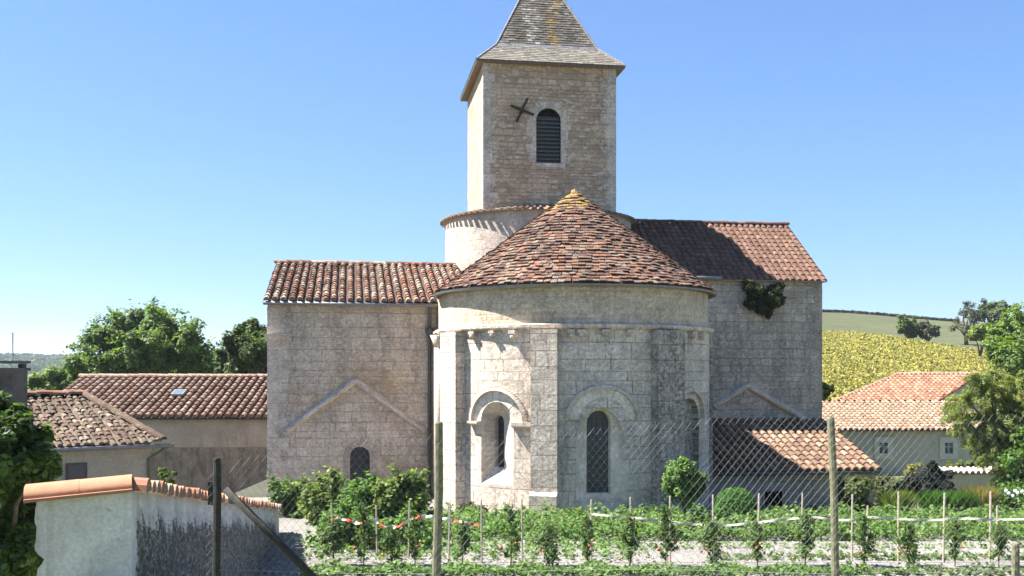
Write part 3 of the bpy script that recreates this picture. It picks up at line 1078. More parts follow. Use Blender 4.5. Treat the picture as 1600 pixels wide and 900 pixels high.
# cornice, corbels, upper band
mb = MB()
nseg = 72
prof = [(0.0, Z_C), (0.10, Z_C + 0.02), (0.14, Z_C + 0.06), (0.14, Z_C + 0.13), (0.02, Z_C + 0.17), (-0.06, Z_C + 0.17)]
prev = None
for k in range(nseg + 1):
    a = lerp(AL, AR, k / nseg)
    q = [am(a, z, -d) for d, z in prof]
    if prev:
        for i in range(len(q) - 1):
            mb.face([prev[i], q[i], q[i + 1], prev[i + 1]])
    prev = q
mb.build('cornice', M['apse_rough'], CH, uvf=apse_uv)
pil_spans = [(AP(x0) - 0.12, AP(x1) + 0.12) for x0, x1 in ((703, 727), (833, 874), (1017, 1058))]
for px in (717, 742, 772, 803, 893, 908, 945, 982, 1078, 1093):
    a = AP(px)
    if any(s0 < a < s1 for s0, s1 in pil_spans): continue
    mb = MB()
    w = rng.uniform(0.075, 0.10)
    hh = rng.uniform(0.17, 0.26)
    zb_ = Z_C - hh
    p = [am(a - w, zb_, -0.01), am(a + w, zb_, -0.01), am(a + w, zb_, 0.1), am(a - w, zb_, 0.1),
         am(a - w, Z_C - hh * 0.45, -0.14), am(a + w, Z_C - hh * 0.45, -0.14), am(a + w, Z_C - hh * 0.45, 0.1), am(a - w, Z_C - hh * 0.45, 0.1)]
    mb.hexa(p)
    ubox(mb, a - w * 1.1, a + w * 1.1, Z_C - hh * 0.45 + 0.002, Z_C - 0.003, 0.05, 0.155, am)
    mb.sphere(am(a, zb_ + 0.06, -0.10), w * 0.8, nu=8, nv=5)
    mb.build('corbel', M['dressed'], CH, uvf=apse_uv)
Z_E = 6.0
amu = apse_map(RA - 0.03)
mb = MB()
panel(mb, AL, AR, Z_C + 0.16, Z_E, [], amu, 0.25, 0.4)
mb.build('apse_upper_wall', M['apse_upper'], CH, smooth_=True, uvf=apse_uv)

# conical roof
R_E, Z_R, Z_A = 4.10, 6.06, 9.12
mb = MB()
nn = 64
for k in range(nn):
    t0, t1 = 2 * math.pi * k / nn, 2 * math.pi * (k + 1) / nn
    p0, p1 = Vector((R_E * math.sin(t0), -R_E * math.cos(t0), Z_R)), Vector((R_E * math.sin(t1), -R_E * math.cos(t1), Z_R))
    mb.face([p0, p1, (0, 0, Z_A - 0.03)], (0.12, 0.08, 0.06))
    i0, i1 = p0 * 0.9, p1 * 0.9
    i0.z = i1.z = Z_R - 0.04
    p0d, p1d = p0 - Vector((0, 0, 0.04)), p1 - Vector((0, 0, 0.04))
    mb.face([p0, p0d, p1d, p1], (0.1, 0.08, 0.06))
    mb.face([p0d, i0, i1, p1d], (0.16, 0.13, 0.10))
slope = math.hypot(R_E, Z_A - Z_R)
rows = 32
ex = slope / rows
for j in range(rows):
    f0 = j / rows
    rad = R_E * (1 - f0)
    n = max(8, int(2 * math.pi * rad / rng.uniform(0.17, 0.20)))
    off = rng.random()
    for i in range(n):
        t = 2 * math.pi * (i + off + rng.uniform(-0.08, 0.08)) / n
        N_ = Vector((math.sin(t), -math.cos(t), 0)); U_ = Vector((math.cos(t), math.sin(t), 0))
        S_ = (Vector((0, 0, Z_A)) - Vector((R_E * N_.x, R_E * N_.y, Z_R))).normalized()
        if -0.6 < N_.y - 0.3: pass
        P_ = Vector((rad * N_.x, rad * N_.y, lerp(Z_R, Z_A, f0))) - S_ * (rng.uniform(-0.015, 0.03) + 0.03 * noise.noise(Vector((t * 5, f0 * 9, 1))))
        NN = U_.cross(S_).normalized()
        cn = noise.noise(Vector((P_.x * 1.1, P_.y * 1.1, P_.z * 1.6))) + 0.5 * noise.noise(Vector((P_.x * 3.1, P_.y * 3.1, P_.z * 4.6)))
        col = palpick(FLATT, 0.15)
        kk = 0.84 * (1.0 + 0.5 * cn)
        col = tuple(c_ * kk for c_ in col)
        if f0 > 0.78 and rng.random() < (f0 - 0.70) * 3.2:
            col = palpick([(0.30, 0.20, 0.06), (0.26, 0.165, 0.05), (0.34, 0.25, 0.10)])
        elif rng.random() < 0.05 + 0.12 * max(0, cn):
            col = palpick([(0.28, 0.215, 0.16), (0.25, 0.2, 0.155)])
        tilt = rng.gauss(0, 0.07)
        U2 = (U_ + S_ * tilt).normalized()
        slab(mb, P_, U2, S_, NN, 2 * math.pi * rad / n * rng.uniform(0.9, 0.99), ex * 1.4, 0.03, rng.uniform(0.02, 0.07), col)
mb.sphere((0, 0, Z_A - 0.06), 0.13, (0.28, 0.2, 0.08), 8, 5, 1.2)
mb.build('apse_roof', M['tile_flat'], CH)
# gutter round the eave
mb = MB()
prev = None
for k in range(61):
    t = R_(-112 + 224 * k / 60)
    n_ = Vector((math.sin(t), -math.cos(t), 0))
    q = []
    for a in (0, 45, 90, 135, 180):
        q.append(n_ * (R_E + 0.03 - 0.06 * math.cos(R_(a))) + Vector((0, 0, Z_R - 0.02 - 0.065 * math.sin(R_(a)))))
    q.append(n_ * (R_E + 0.03 + 0.048) + Vector((0, 0, Z_R - 0.02)))
    if prev:
        for i in range(5):
            mb.face([prev[i], q[i], q[i + 1], prev[i + 1]])
    prev = q
mb.build('gutter', M['zinc'], CH, smooth_=True)

# ---- south (near left) transept
VL = 1.8
uL, zeL = LV(418, 472, VL); uR = -RA + 0.02
def planeL(u, z, d): return Vector((u, VL + d, z))
uc, _ = LV(562.5, 740, VL); wz0 = LV(549, 798, VL); wz1 = LV(562, 698, VL)
wwid = LV(578, 740, VL)[0] - LV(547, 740, VL)[0]
winL = arch(uc, wwid, wz0[1], wz1[1] - wwid / 2)
mb = MB()
zw = zeL
panel(mb, uL, uR, -1.8, zw, [winL], planeL, 0.8, 0.8)
vr = 7.08
ZRL = zw + (vr - VL) * math.tan(R_(17.2))
vb = 2 * vr - VL
mb.face([(uL, vb, -1.8), (uL, VL, -1.8), (uL, VL, zw), (uL, vr, ZRL), (uL, vb, zw)])
mb.face([(uR, vb, -1.8), (uL, vb, -1.8), (uL, vb, zw), (uR, vb, zw)])
wl_ = mb.build('transept_wall', M['transept_l'], CH)
wl_['label'] = 'long transept wall of pale ashlar with a gable scar and one arched window'
mb = MB()
loft(mb, winL, 0.0, winL, 0.32, planeL)
o_ = arch(uc, wwid + 0.42, wz0[1] - 0.02, wz1[1] - wwid / 2)
loft(mb, o_, -0.008, winL, -0.008, planeL)
loft(mb, o_, 0.01, o_, -0.008, planeL)
loft(mb, winL, -0.008, winL, 0.01, planeL)
fL = mb.build('transept_window', M['grey_dressed'], CH)
mb = MB(); fillpoly(mb, winL, 0.3, planeL)
mb.build('pane', M['lead'], fL)
mb = MB()
for i in range(1, 4):
    x = uc - wwid / 2 + wwid * i / 4
    mb.box((x, VL + 0.26, (wz0[1] + wz1[1]) / 2 - 0.02), (0.014, 0.014, wz1[1] - wz0[1] - 0.12))
for j in range(1, 9):
    z = lerp(wz0[1], wz1[1] - 0.2, j / 9)
    mb.box((uc, VL + 0.275, z), (wwid - 0.01, 0.012, 0.014))
mb.build('glazing_bars', M['zinc_dark'], fL)
# gable scar moulding
def gable_moulding(plist, v, w=0.13, d=0.13, mat='dressed'):
    mb = MB()
    pts = [LV(px, py, v) for px, py in plist]
    for (p, q) in zip(pts[:-1], pts[1:]):
        A, B = Vector((p[0], v, p[1])), Vector((q[0], v, q[1]))
        X = (B - A).normalized(); Z = Vector((-X.z, 0, X.x))
        if Z.z < 0: Z = -Z
        L = (B - A).length
        nb = max(2, int(L / 0.6))
        for k in range(nb):
            c_ = A + X * (L * (k + 0.5) / nb) - Z * (w / 2)
            j_ = rng.uniform(-0.01, 0.01)
            # chamfered block: wide face, drip edge above, undercut below
            h0, h1 = w / 2, -w / 2
            prof = [(h1, 0.02), (h1, -d * 0.45), (h1 + w * 0.35, -d), (h0 - 0.015, -d - 0.005), (h0 + 0.03, -d * 0.75), (h0 + 0.075, 0.02)]
            ring = []
            for t_ in (-(L / nb) / 2 + 0.004, (L / nb) / 2 - 0.004):
                ring.append([c_ + X * t_ + Z * a + Vector((0, b + j_, 0)) for a, b in prof])
            n_ = len(prof)
            s_ = 1 if X.cross(Vector((0, 1, 0))).dot(Z) > 0 else -1
            fs = [(k2, n_ + k2, n_ + k2 + 1, k2 + 1) for k2 in range(n_ - 1)] + [tuple(range(n_)), tuple(reversed(range(n_, 2 * n_)))]
            if X.x > 0: fs = [tuple(reversed(f)) for f in fs]
            mb.mesh(ring[0] + ring[1], fs)
    return mb.build('gable_moulding', M[mat], CH)
gable_moulding([(446, 672), (555, 592), (665, 672)], VL)
# corner string course
mb = MB()
ua, za = LV(414, 531, VL); ub, zb_ = LV(455, 523, VL)
mb.box(((ua + ub) / 2, VL - 0.04, (za + zb_) / 2 - 0.02), (ub - ua, 0.16, 0.12))
mb.box(((ua + ub) / 2, VL - 0.06, (za + zb_) / 2 + 0.07), (ub - ua + 0.06, 0.22, 0.05))
mb.build('string_course', M['dressed'], CH)

def quoins(u, v, su, sv, z0, z1, mat, big=0.46, small=0.27, h=0.3, name='quoins', proud=0.012):
    """alternating corner stones; su, sv = direction in which the wall runs from the corner"""
    mb = MB(); z = z0; k = 0
    while z < z1:
        hh = min(h * rng.uniform(0.8, 1.2), z1 - z)
        if hh < 0.06: break
        a, b = (big, small) if k % 2 else (small, big)
        a *= rng.uniform(0.8, 1.2); b *= rng.uniform(0.8, 1.2)
        pr = proud * rng.uniform(0.6, 1.4)
        x0, x1 = sorted((u - su * pr, u + su * a)); y0, y1 = sorted((v - sv * pr, v + sv * b))
        mb.box(((x0 + x1) / 2, (y0 + y1) / 2, z + hh / 2), (x1 - x0, y1 - y0, hh - 0.012))
        z += hh; k += 1
    return mb.build(name, M[mat], CH)
quoins(uL, VL, 1, 1, -0.9, zw - 0.15, 'dressed', 0.6, 0.35, 0.34)

# roof
mb = MB()
ov = 0.26
sl = (ZRL - zw) / (vr - VL)
ze_ = zw - ov * sl + 0.10
BLp, BRp = (uL - 0.13, VL - ov, ze_), (uR + 1.2, VL - ov, ze_)
TLp, TRp = (uL - 0.13, vr, ZRL + 0.10), (uR + 1.2, vr, ZRL + 0.10)
canal_roof(mb, BLp, BRp, TLp, TRp, 0.25, 0.34, TERRA, base_col=TERRA_D, wav=0.025, hr=0.56, jit=0.016)
canal_roof(mb, (uR + 1.2, vb + ov, ze_), (uL - 0.13, vb + ov, ze_), TRp, TLp, 0.4, 0.6, TERRA, base_col=TERRA_D)
mb.box(((uL + uR) / 2 + 0.5, VL - ov + 0.1, ze_ - 0.055), (uR - uL + 1.2, 0.3, 0.03), (0.1, 0.08, 0.06))
mb.face([(uL - 0.12, VL - ov, ze_ - 0.02), (uL - 0.12, vr, ZRL + 0.07), (uL - 0.12, vr, ZRL - 0.05), (uL - 0.12, VL - ov, ze_ - 0.09)], (0.25, 0.19, 0.14))
tr = mb.build('transept_roof', M['tile'], CH)
tr['label'] = 'low-pitched roof of round terracotta tiles'
mb = MB()
ridge_tiles(mb, (uL - 0.16, vr, ZRL + 0.12), (uR + 1.2, vr, ZRL + 0.12), 0.15, 0.42, TERRA)
mb.build('ridge_tiles', M['tile'], CH)
mb = MB()
mb.tube([(uL - 0.1, VL - ov - 0.02, ze_ - 0.06), (uR + 0.05, VL - ov - 0.02, ze_ - 0.09)], 0.06, 8)
mb.build('gutter', M['zinc'], CH, smooth_=True)
mb = MB()
du_, dzz = LV(671, 480, VL)
mb.tube([(du_, VL - ov, ze_ - 0.1), (du_, VL - 0.22, ze_ - 0.25), (du_, VL - 0.08, ze_ - 0.5), (du_, VL - 0.08, -1.0)], 0.05, 8)
zf = LV(671, 520, VL)[1]
mb.tube([(du_, VL - 0.09, zf + 0.14), (du_, VL - 0.09, zf - 0.02), (du_, VL - 0.09, zf - 0.16)], [0.13, 0.12, 0.05], 8)
mb.build('downpipe', M['pipe'], CH, smooth_=True)
# short buttress strip beside the apse
mb = MB()
ub0, ub1 = LV(676, 560, VL)[0], uR
zt_ = LV(676, 555, VL)[1]
mb.hexa([(ub0, VL - 0.35, -0.5), (ub1, VL - 0.35, -0.5), (ub1, VL + 0.1, -0.5), (ub0, VL + 0.1, -0.5),
         (ub0, VL - 0.35, zt_), (ub1, VL - 0.35, zt_), (ub1, VL + 0.02, zt_ + 0.5), (ub0, VL + 0.02, zt_ + 0.5)])
mb.build('corner_buttress', M['transept_l'], CH)

# ---- north (far right) transept
VR = 4.6
uE, zeR = LV(1284, 436, VR)
uI = 2.2
vrR = 7.75
ZRR = LV(1230, 352, vrR)[1] - 0.08
mb = MB()
vbR = 12.0
mb.face([(uI, VR, -1.2), (uE, VR, -1.2), (uE, VR, zeR), (uI, VR, zeR)])
zbR = ZRR - (vbR - vrR) * 0.45
mb.face([(uE, VR, -1.2), (uE, vbR, -1.2), (uE, vbR, zbR), (uE, vrR, ZRR), (uE, VR, zeR)])
mb.face([(uE, vbR, -1.2), (uI, vbR, -1.2), (uI, vbR, zbR), (uE, vbR, zbR)])
wr = mb.build('transept_wall', M['transept_r'], CH)
wr['label'] = 'tall plain transept wall of grey weathered stone'
quoins(uE, VR, -1, 1, -0.6, zeR - 0.1, 'grey_dressed', 0.5, 0.3, 0.32)
gable_moulding([(1113, 634), (1167, 600), (1266, 658)], VR, 0.16, 0.14)
mb = MB()
ov = 0.2
slr = (ZRR - zeR) / (vrR - VR)
ze_ = zeR - ov * slr + 0.07
uT = LV(982, 345, vrR)[0]
canal_roof(mb, (uI - 0.3, VR - ov, ze_), (uE + 0.12, VR - ov, ze_), (uI - 0.3, vrR, ZRR + 0.07), (uE + 0.12, vrR, ZRR + 0.07), 0.235, 0.3, MECH, hr=0.28, jit=0.004, base_col=MECH)
canal_roof(mb, (uE + 0.12, vbR, zbR + 0.05), (uI - 0.3, vbR, zbR + 0.05), (uE + 0.12, vrR, ZRR + 0.07), (uI - 0.3, vrR, ZRR + 0.07), 0.4, 0.6, MECH, hr=0.28, base_col=MECH)
mb.box(((uI + uE) / 2, VR - ov + 0.13, ze_ - 0.035), (uE - uI + 0.15, 0.3, 0.04), (0.3, 0.2, 0.14))
mb.face([(uE + 0.115, VR - ov, ze_), (uE + 0.115, VR - ov, ze_ - 0.06), (uE + 0.115, vrR, ZRR), (uE + 0.115, vrR, ZRR + 0.06)], (0.3, 0.2, 0.14))
o = mb.build('transept_roof', M['tile'], CH)
o['label'] = 'steeper roof of brown interlocking tiles'
mb = MB()
ridge_tiles(mb, (uE + 0.14, vrR, ZRR + 0.09), (uI + 0.2, vrR, ZRR + 0.09), 0.12, 0.36, MECH, squash=0.9)
mb.build('ridge_tiles', M['tile'], CH)
mb = MB()
ga, gz = LV(1068, 433, VR - 0.25)
gb_, _ = LV(1128, 433, VR - 0.25)
mb.tube([(ga, VR - 0.25, gz), (gb_, VR - 0.25, gz - 0.02)], 0.06, 8)
mb.build('gutter', M['zinc'], CH, smooth_=True)

# ---- lean-to
uS, zS = LV(1110, 656, VR)
_, zS2 = LV(1283, 656, VR)
VE = (uE + 0.05 - 9.867) / 0.5519
uEe, zEe = LV(1379, 734, VE)
mb = MB()
canal_roof(mb, (3.99, VE, zEe), (uEe, VE, zEe), (3.99, VR - 0.02, (zS + zS2) / 2), (uE + 0.02, VR - 0.02, (zS + zS2) / 2), 0.27, 0.36, [(0.30, 0.19, 0.12), (0.26, 0.15, 0.09), (0.35, 0.24, 0.165), (0.22, 0.13, 0.085)], base_col=TERRA_D, wav=0.02)
mb.box(((3.99 + uEe) / 2, VE + 0.14, zEe - 0.05), (uEe - 3.99 - 0.05, 0.26, 0.03), (0.1, 0.08, 0.06))
mb.build('lean_to_roof', M['tile'], CH)
vw = VE + 0.28
def planeW(u, z, d): return Vector((u, vw + d, z))
d0, dzt = LV(1195, 768, vw); d1, _ = LV(1222, 768, vw)
door = [(d0, -0.9), (d0, dzt), (d1, dzt), (d1, -0.9)]
mb = MB()
panel(mb, 3.99, uE - 0.03, -1.2, zEe + 0.04, [door], planeW, 0.7, 0.5)
zt_ = (zS + zS2) / 2 - 0.06
mb.face([(uE - 0.03, vw, -1.2), (uE - 0.03, VR, -1.2), (uE - 0.03, VR, zt_), (uE - 0.03, vw, zEe + 0.04)])
mb.build('lean_to_wall', M['transept_r'], CH)
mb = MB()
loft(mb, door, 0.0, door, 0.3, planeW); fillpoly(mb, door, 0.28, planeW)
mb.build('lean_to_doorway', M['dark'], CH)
mb = MB()
mb.tube([(4.05, VE - 0.03, zEe - 0.05), (uEe - 0.1, VE - 0.03, zEe - 0.08)], 0.055, 8)
mb.build('gutter', M['pipe'], CH, smooth_=True)

# ---- crossing drum and bell tower
VT = 5.88
tA = LV(755, 200, VT)[0]; tB = LV(962.5, 200, VT)[0]
tc, th = (tA + tB) / 2, (tB - tA) / 2
tcv = VT + th
RD, ZD = 3.5, 9.38
mb = MB()
nn = 64
for k in range(nn):
    t0, t1 = 2 * math.pi * k / nn, 2 * math.pi * (k + 1) / nn
    for z0, z1 in ((4.5, 7.0), (7.0, ZD)):
        a0, a1 = (tc + RD * math.sin(t0), tcv - RD * math.cos(t0)), (tc + RD * math.sin(t1), tcv - RD * math.cos(t1))
        mb.face([(*a0, z0), (*a1, z0), (*a1, z1), (*a0, z1)])
mb.build('drum_wall', M['drum'], CH, smooth_=True, uvf=lambda p: (math.atan2(p[0] - tc, -(p[1] - tcv)) * RD, p[2]))
mb = MB()
for k in range(nn):
    t0, t1 = 2 * math.pi * k / nn, 2 * math.pi * (k + 1) / nn
    q = lambda t, r, z: Vector((tc + r * math.sin(t), tcv - r * math.cos(t), z))
    mb.face([q(t0, RD + 0.1, ZD), q(t1, RD + 0.1, ZD), q(t1, 1.5, ZD + 0.55), q(t0, 1.5, ZD + 0.55)], (0.2, 0.12, 0.08))
    mb.face([q(t0, RD - 0.02, ZD - 0.05), q(t1, RD - 0.02, ZD - 0.05), q(t1, RD + 0.1, ZD), q(t0, RD + 0.1, ZD)], (0.3, 0.25, 0.2))
nt = 84
for k in range(nt):
    t = 2 * math.pi * (k + rng.uniform(-0.1, 0.1)) / nt
    n_ = Vector((math.sin(t), -math.cos(t), 0)); u_ = Vector((math.cos(t), math.sin(t), 0))
    for j in range(4):
        col = palpick([(0.33, 0.2, 0.13), (0.38, 0.28, 0.19), (0.28, 0.16, 0.1), (0.42, 0.34, 0.26)])
        r0 = RD + 0.2 - j * 0.36; r1 = r0 - 0.38
        vs = []
        for rr, ww, ll in ((r0, 0.085 * r0 / RD, 0.02), (r1, 0.075 * r1 / RD, 0.0)):
            z_ = ZD + (RD - rr) * 0.25 + 0.01 + ll
            for i in range(6):
                a = math.pi * i / 5
                vs.append(Vector((tc, tcv, 0)) + n_ * rr + u_ * (-ww * math.cos(a)) + Vector((0, 0, z_ + 0.09 * math.sin(a))))
        mb.mesh(vs, [(i, i + 1, 7 + i, 6 + i) for i in range(5)], col)
        if j == 0:
            mb.face([vs[i] for i in (5, 4, 3, 2, 1, 0)], (0.14, 0.11, 0.09))
mb.build('drum_roof', M['tile'], CH)

ZT = LV(860, 98, VT)[1] + 0.12
def planeT(u, z, d): return Vector((u, VT + d, z))
lw0, lz0 = LV(838, 254, VT); lw1, lz1 = LV(876, 170, VT)
lcx, lww = (lw0 + lw1) / 2, lw1 - lw0
bel = arch(lcx, lww, lz0, lz1 - lww / 2)
mb = MB()
panel(mb, tA, tB, ZD - 0.6, ZT, [bel], planeT, 0.8, 0.8)
mb.face([(tA, tcv + th, ZD - 0.6), (tA, VT, ZD - 0.6), (tA, VT, ZT), (tA, tcv + th, ZT)])
mb.face([(tB, VT, ZD - 0.6), (tB, tcv + th, ZD - 0.6), (tB, tcv + th, ZT), (tB, VT, ZT)])
mb.face([(tB, tcv + th, ZD - 0.6), (tA, tcv + th, ZD - 0.6), (tA, tcv + th, ZT), (tB, tcv + th, ZT)])
mb.build('tower_wall', M['tower'], CH)
M['tower_quoin'] = stone_mat('tower_quoin_stone', (0.47, 0.435, 0.385), (0.40, 0.365, 0.315), (0.25, 0.22, 0.18), 0.9, 1.3, 0.004, warp=0.1, stain=(0.13, 0.115, 0.09),
                             stain_t=(0.5, 0.7), stain_mix=0.6, bump=0.6, grain=0.28)
quoins(tA, VT, 1, 1, ZD + 0.1, ZT - 0.05, 'tower_quoin', 0.5, 0.3, 0.3, proud=0.006)
quoins(tB, VT, -1, 1, ZD + 0.1, ZT - 0.05, 'tower_quoin', 0.5, 0.3, 0.3, proud=0.006)
# belfry window
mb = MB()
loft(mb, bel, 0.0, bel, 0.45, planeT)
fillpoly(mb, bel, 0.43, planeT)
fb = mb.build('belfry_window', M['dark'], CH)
mb = MB()
zarc = lz1 - lww / 2
nv_ = 15
for k in range(nv_):
    t0 = math.pi * (k + 0.06) / nv_; t1 = math.pi * (k + 0.94) / nv_
    r0, r1 = lww / 2 + 0.004, lww / 2 + rng.uniform(0.24, 0.34)
    pr = rng.uniform(0.006, 0.014)
    P8 = []
    for dd in (0.1, -pr):
        for (r, t) in ((r0, t0), (r1, t0), (r1, t1), (r0, t1)):
            P8.append(planeT(lcx + r * math.cos(t), zarc + r * math.sin(t), dd))
    mb.hexa(P8)
for sgn in (-1, 1):
    z = lz0
    while z < zarc - 0.05:
        hh = min(rng.uniform(0.22, 0.36), zarc - z)
        ww = rng.uniform(0.14, 0.38)
        x0, x1 = sorted((lcx + sgn * (lww / 2 + 0.004), lcx + sgn * (lww / 2 + ww)))
        mb.box(((x0 + x1) / 2, VT + 0.04, z + hh / 2), (x1 - x0, 0.1, hh - 0.014))
        z += hh
mb.box((lcx, VT + 0.03, lz0 - 0.085), (lww + 0.3, 0.1, 0.15))
mb.build('window_surround', M['tower_quoin'], fb)
mb = MB()
nl_ = 12
for k in range(nl_):
    z = lerp(lz0 + 0.06, lz1 - 0.32, k / (nl_ - 1))
    X = Vector((1, 0, 0)); Y = Vector((0, math.cos(R_(42)), math.sin(R_(42)))); Z = X.cross(Y)
    half = lww / 2
    if z > zarc: half = math.sqrt(max(0.01, half ** 2 - (z - zarc + 0.05) ** 2))
    mb.box((lcx, VT + 0.14, z), (half * 2 - 0.02, 0.22, 0.025), ax=(X, Y, Z))
mb.build('louvres', M['louvre'], fb)
# iron wall anchor (tilted cross)
mb = MB()
for (x0, y0), (x1, y1) in (((824, 154), (807, 191)), ((798, 165), (834, 180))):
    p, q = LV(x0, y0, VT), LV(x1, y1, VT)
    A, B = Vector((p[0], VT - 0.035, p[1])), Vector((q[0], VT - 0.035, q[1]))
    X = (B - A).normalized(); Z = Vector((-X.z, 0, X.x))
    mb.box((A + B) / 2 + Vector((0, rng.uniform(-0.012, 0.012), 0)), ((B - A).length, 0.05, 0.075), ax=(X, Vector((0, 1, 0)), Z))
p = LV(815, 173, VT)
mb.box((p[0], VT - 0.05, p[1]), (0.14, 0.11, 0.14))
mb.build('wall_anchor', M['rust'], CH)
# spire roof: flared skirt below, steep pyramid above
hE, hB = th + 0.27, (LV(934, 74, VT + 0.6)[0] - LV(776, 70, VT + 0.6)[0]) / 2
zE0 = LV(757, 90, VT - 0.27)[1] - 0.06
zB = LV(855, 74, tcv - hB)[1]
zAp = HC + (HOR + 50) / F * 38.9
SL = [(0.165, 0.14, 0.11), (0.20, 0.17, 0.135), (0.13, 0.112, 0.092), (0.23, 0.2, 0.165), (0.18, 0.145, 0.105)]
mb = MB()
def corners(h, z): return [Vector((tc - h, tcv - h, z)), Vector((tc + h, tcv - h, z)), Vector((tc + h, tcv + h, z)), Vector((tc - h, tcv + h, z))]
cE, cB, cA = corners(hE, zE0), corners(hB, zB), corners(0.04, zAp)
for i in range(4):
    j = (i + 1) % 4
    mb.face([cE[i], cE[j], cB[j], cB[i]], (0.12, 0.11, 0.1))
    mb.face([cB[i], cB[j], cA[j], cA[i]], (0.12, 0.11, 0.1))
    flat_roof_tiles(mb, cE[i], cE[j], cB[i], cB[j], 0.2, 0.12, 0.012, [(0.24, 0.215, 0.175), (0.2, 0.18, 0.15), (0.28, 0.25, 0.2)], 0.006)
    def slate_col(u, s_):
        n_ = noise.noise(Vector((u * 1.6, s_ * 0.5, i * 5.0))) + 0.4 * noise.noise(Vector((u * 5, s_ * 3, i)))
        q_ = abs(u - hB * 1.18 + 0.12 * math.sin(s_ * 2.2)) < 0.16 + 0.14 * noise.noise(Vector((s_ * 2.0, 3, i)))
        if q_ and rng.random() < 0.62: return palpick([(0.30, 0.185, 0.05), (0.25, 0.15, 0.05), (0.33, 0.23, 0.09)])
        if abs(u - hB * 0.72) < 0.22 and rng.random() < 0.45: return palpick([(0.38, 0.36, 0.33), (0.3, 0.28, 0.25)])
        c_ = palpick(SL, 0.22)
        return tuple(v_ * (1 + 0.35 * n_) for v_ in c_)
    flat_roof_tiles(mb, cB[i], cB[j], cA[i], cA[j], 0.19, 0.115, 0.014, SL, 0.01, colf=slate_col)
    # soffit and edge
    e0, e1 = cE[i] - Vector((0, 0, 0.07)), cE[j] - Vector((0, 0, 0.07))
    mb.face([e0, e1, cE[j], cE[i]], (0.13, 0.1, 0.08))
    w0, w1_ = corners(th - 0.02, zE0 - 0.04)[i], corners(th - 0.02, zE0 - 0.04)[j]
    mb.face([w0, w1_, e1, e0], (0.2, 0.16, 0.12))
    # hips and lead band at the break
    for a, b in ((cE[i], cB[i]), (cB[i], cA[i])):
        mb.tube([a + Vector((0, 0, 0.02)), b + Vector((0, 0, 0.02))], 0.04, 6, (0.2, 0.19, 0.18))
mb.build('spire_roof', M['slate'], CH)
mb = MB()
cb0, cb1 = corners(hB + 0.05, zB - 0.015), corners(hB - 0.035, zB + 0.12)
for i in range(4):
    j = (i + 1) % 4
    mb.face([cb0[i], cb0[j], cb1[j], cb1[i]])
mb.build('lead_flashing', M['zinc'], CH)

# ---- plant growing out of the north transept wall
pc = [LV(px, py, VR) for px, py in ((1180, 454), (1202, 466), (1190, 476), (1170, 450), (1210, 455), (1197, 488), (1175, 470))]
rr_ = (0.50, 0.50, 0.48, 0.36, 0.36, 0.28, 0.38)
def Lw(u, v, z): return Vector((OX + u * CT - v * ST, OY + u * ST + v * CT, z))
cl = [(Lw(p[0], VR - 0.12, p[1]), r) for p, r in zip(pc, rr_)]
v, q, c = cloud(cl, 13000, 0.10, [(0.045, 0.06, 0.025), (0.03, 0.045, 0.018), (0.06, 0.06, 0.03)], wid=0.5, flat=1.0, up=-0.2)
v[:, :] = v
o = np_mesh('wall_plant', v, q, c, M['leaf_dull'], None, Lw(pc[2][0], VR, pc[2][1]))
tag(o, 'dark shaggy plant growing out of the church wall below the brown roof', 'plant')

# ------------------------------------------------------------------ long barn, far left
bz0 = -2.2
BD = 42.0
barn = thing('barn', 'long low barn with a striped terracotta tile roof and a small skylight', 'barn', (WX(260, BD), BD, -1.5))
x0, x1 = WX(150, BD + 5.2) - 0.6, -7.6
ze = HC + (HOR - 653) / F * BD
zr = HC + (HOR - 589) / F * (BD + 5)
M['barn_wall'] = render_mat('barn_render', (0.42, 0.35, 0.275), (0.35, 0.29, 0.22), (0.25, 0.205, 0.155), 1.0, 0.5, 0.2)
M['barn_rubble'] = render_mat('barn_rubble', (0.33, 0.27, 0.21), (0.23, 0.185, 0.14), (0.13, 0.105, 0.08), 2.2, 0.9, 0.35, stain_t=(0.46, 0.62))
mb = MB()
zm = HC + (HOR - 700) / F * BD
mb.face([(x0 + 0.3, BD + 0.3, zm), (x1, BD + 0.3, zm), (x1, BD + 0.3, ze), (x0 + 0.3, BD + 0.3, ze)])
mb.face([(x0 + 0.3, BD + 10, bz0), (x0 + 0.3, BD + 0.3, bz0), (x0 + 0.3, BD + 0.3, ze), (x0 + 0.3, BD + 5, zr), (x0 + 0.3, BD + 10, ze)])
mb.face([(x1, BD + 0.3, bz0), (x1, BD + 10, bz0), (x1, BD + 10, ze), (x1, BD + 5, zr), (x1, BD + 0.3, ze)])
mb.face([(x1, BD + 10, bz0), (x0 + 0.3, BD + 10, bz0), (x0 + 0.3, BD + 10, ze), (x1, BD + 10, ze)])
mb.build('wall', M['barn_wall'], barn)
mb = MB()
mb.face([(x0 + 0.3, BD + 0.27, bz0), (x1, BD + 0.27, bz0), (x1, BD + 0.27, zm), (x0 + 0.3, BD + 0.27, zm)])
mb.face([(x0 + 0.3, BD + 0.27, zm), (x1, BD + 0.27, zm), (x1, BD + 0.31, zm + 0.01), (x0 + 0.3, BD + 0.31, zm + 0.01)])
mb.build('rubble_base', M['barn_rubble'], barn)
mb = MB()
canal_roof(mb, (x0, BD, ze), (x1, BD, ze), (x0, BD + 5, zr), (x1, BD + 5, zr), 0.33, 0.42, BARN, base_col=[(0.07, 0.045, 0.035), (0.09, 0.055, 0.04)], wav=0.04, hr=0.6)  # channel colours darkened to stand in for shade between the covers
canal_roof(mb, (x1, BD + 10.2, ze), (x0, BD + 10.2, ze), (x1, BD + 5, zr), (x0, BD + 5, zr), 0.5, 0.8, BARN)
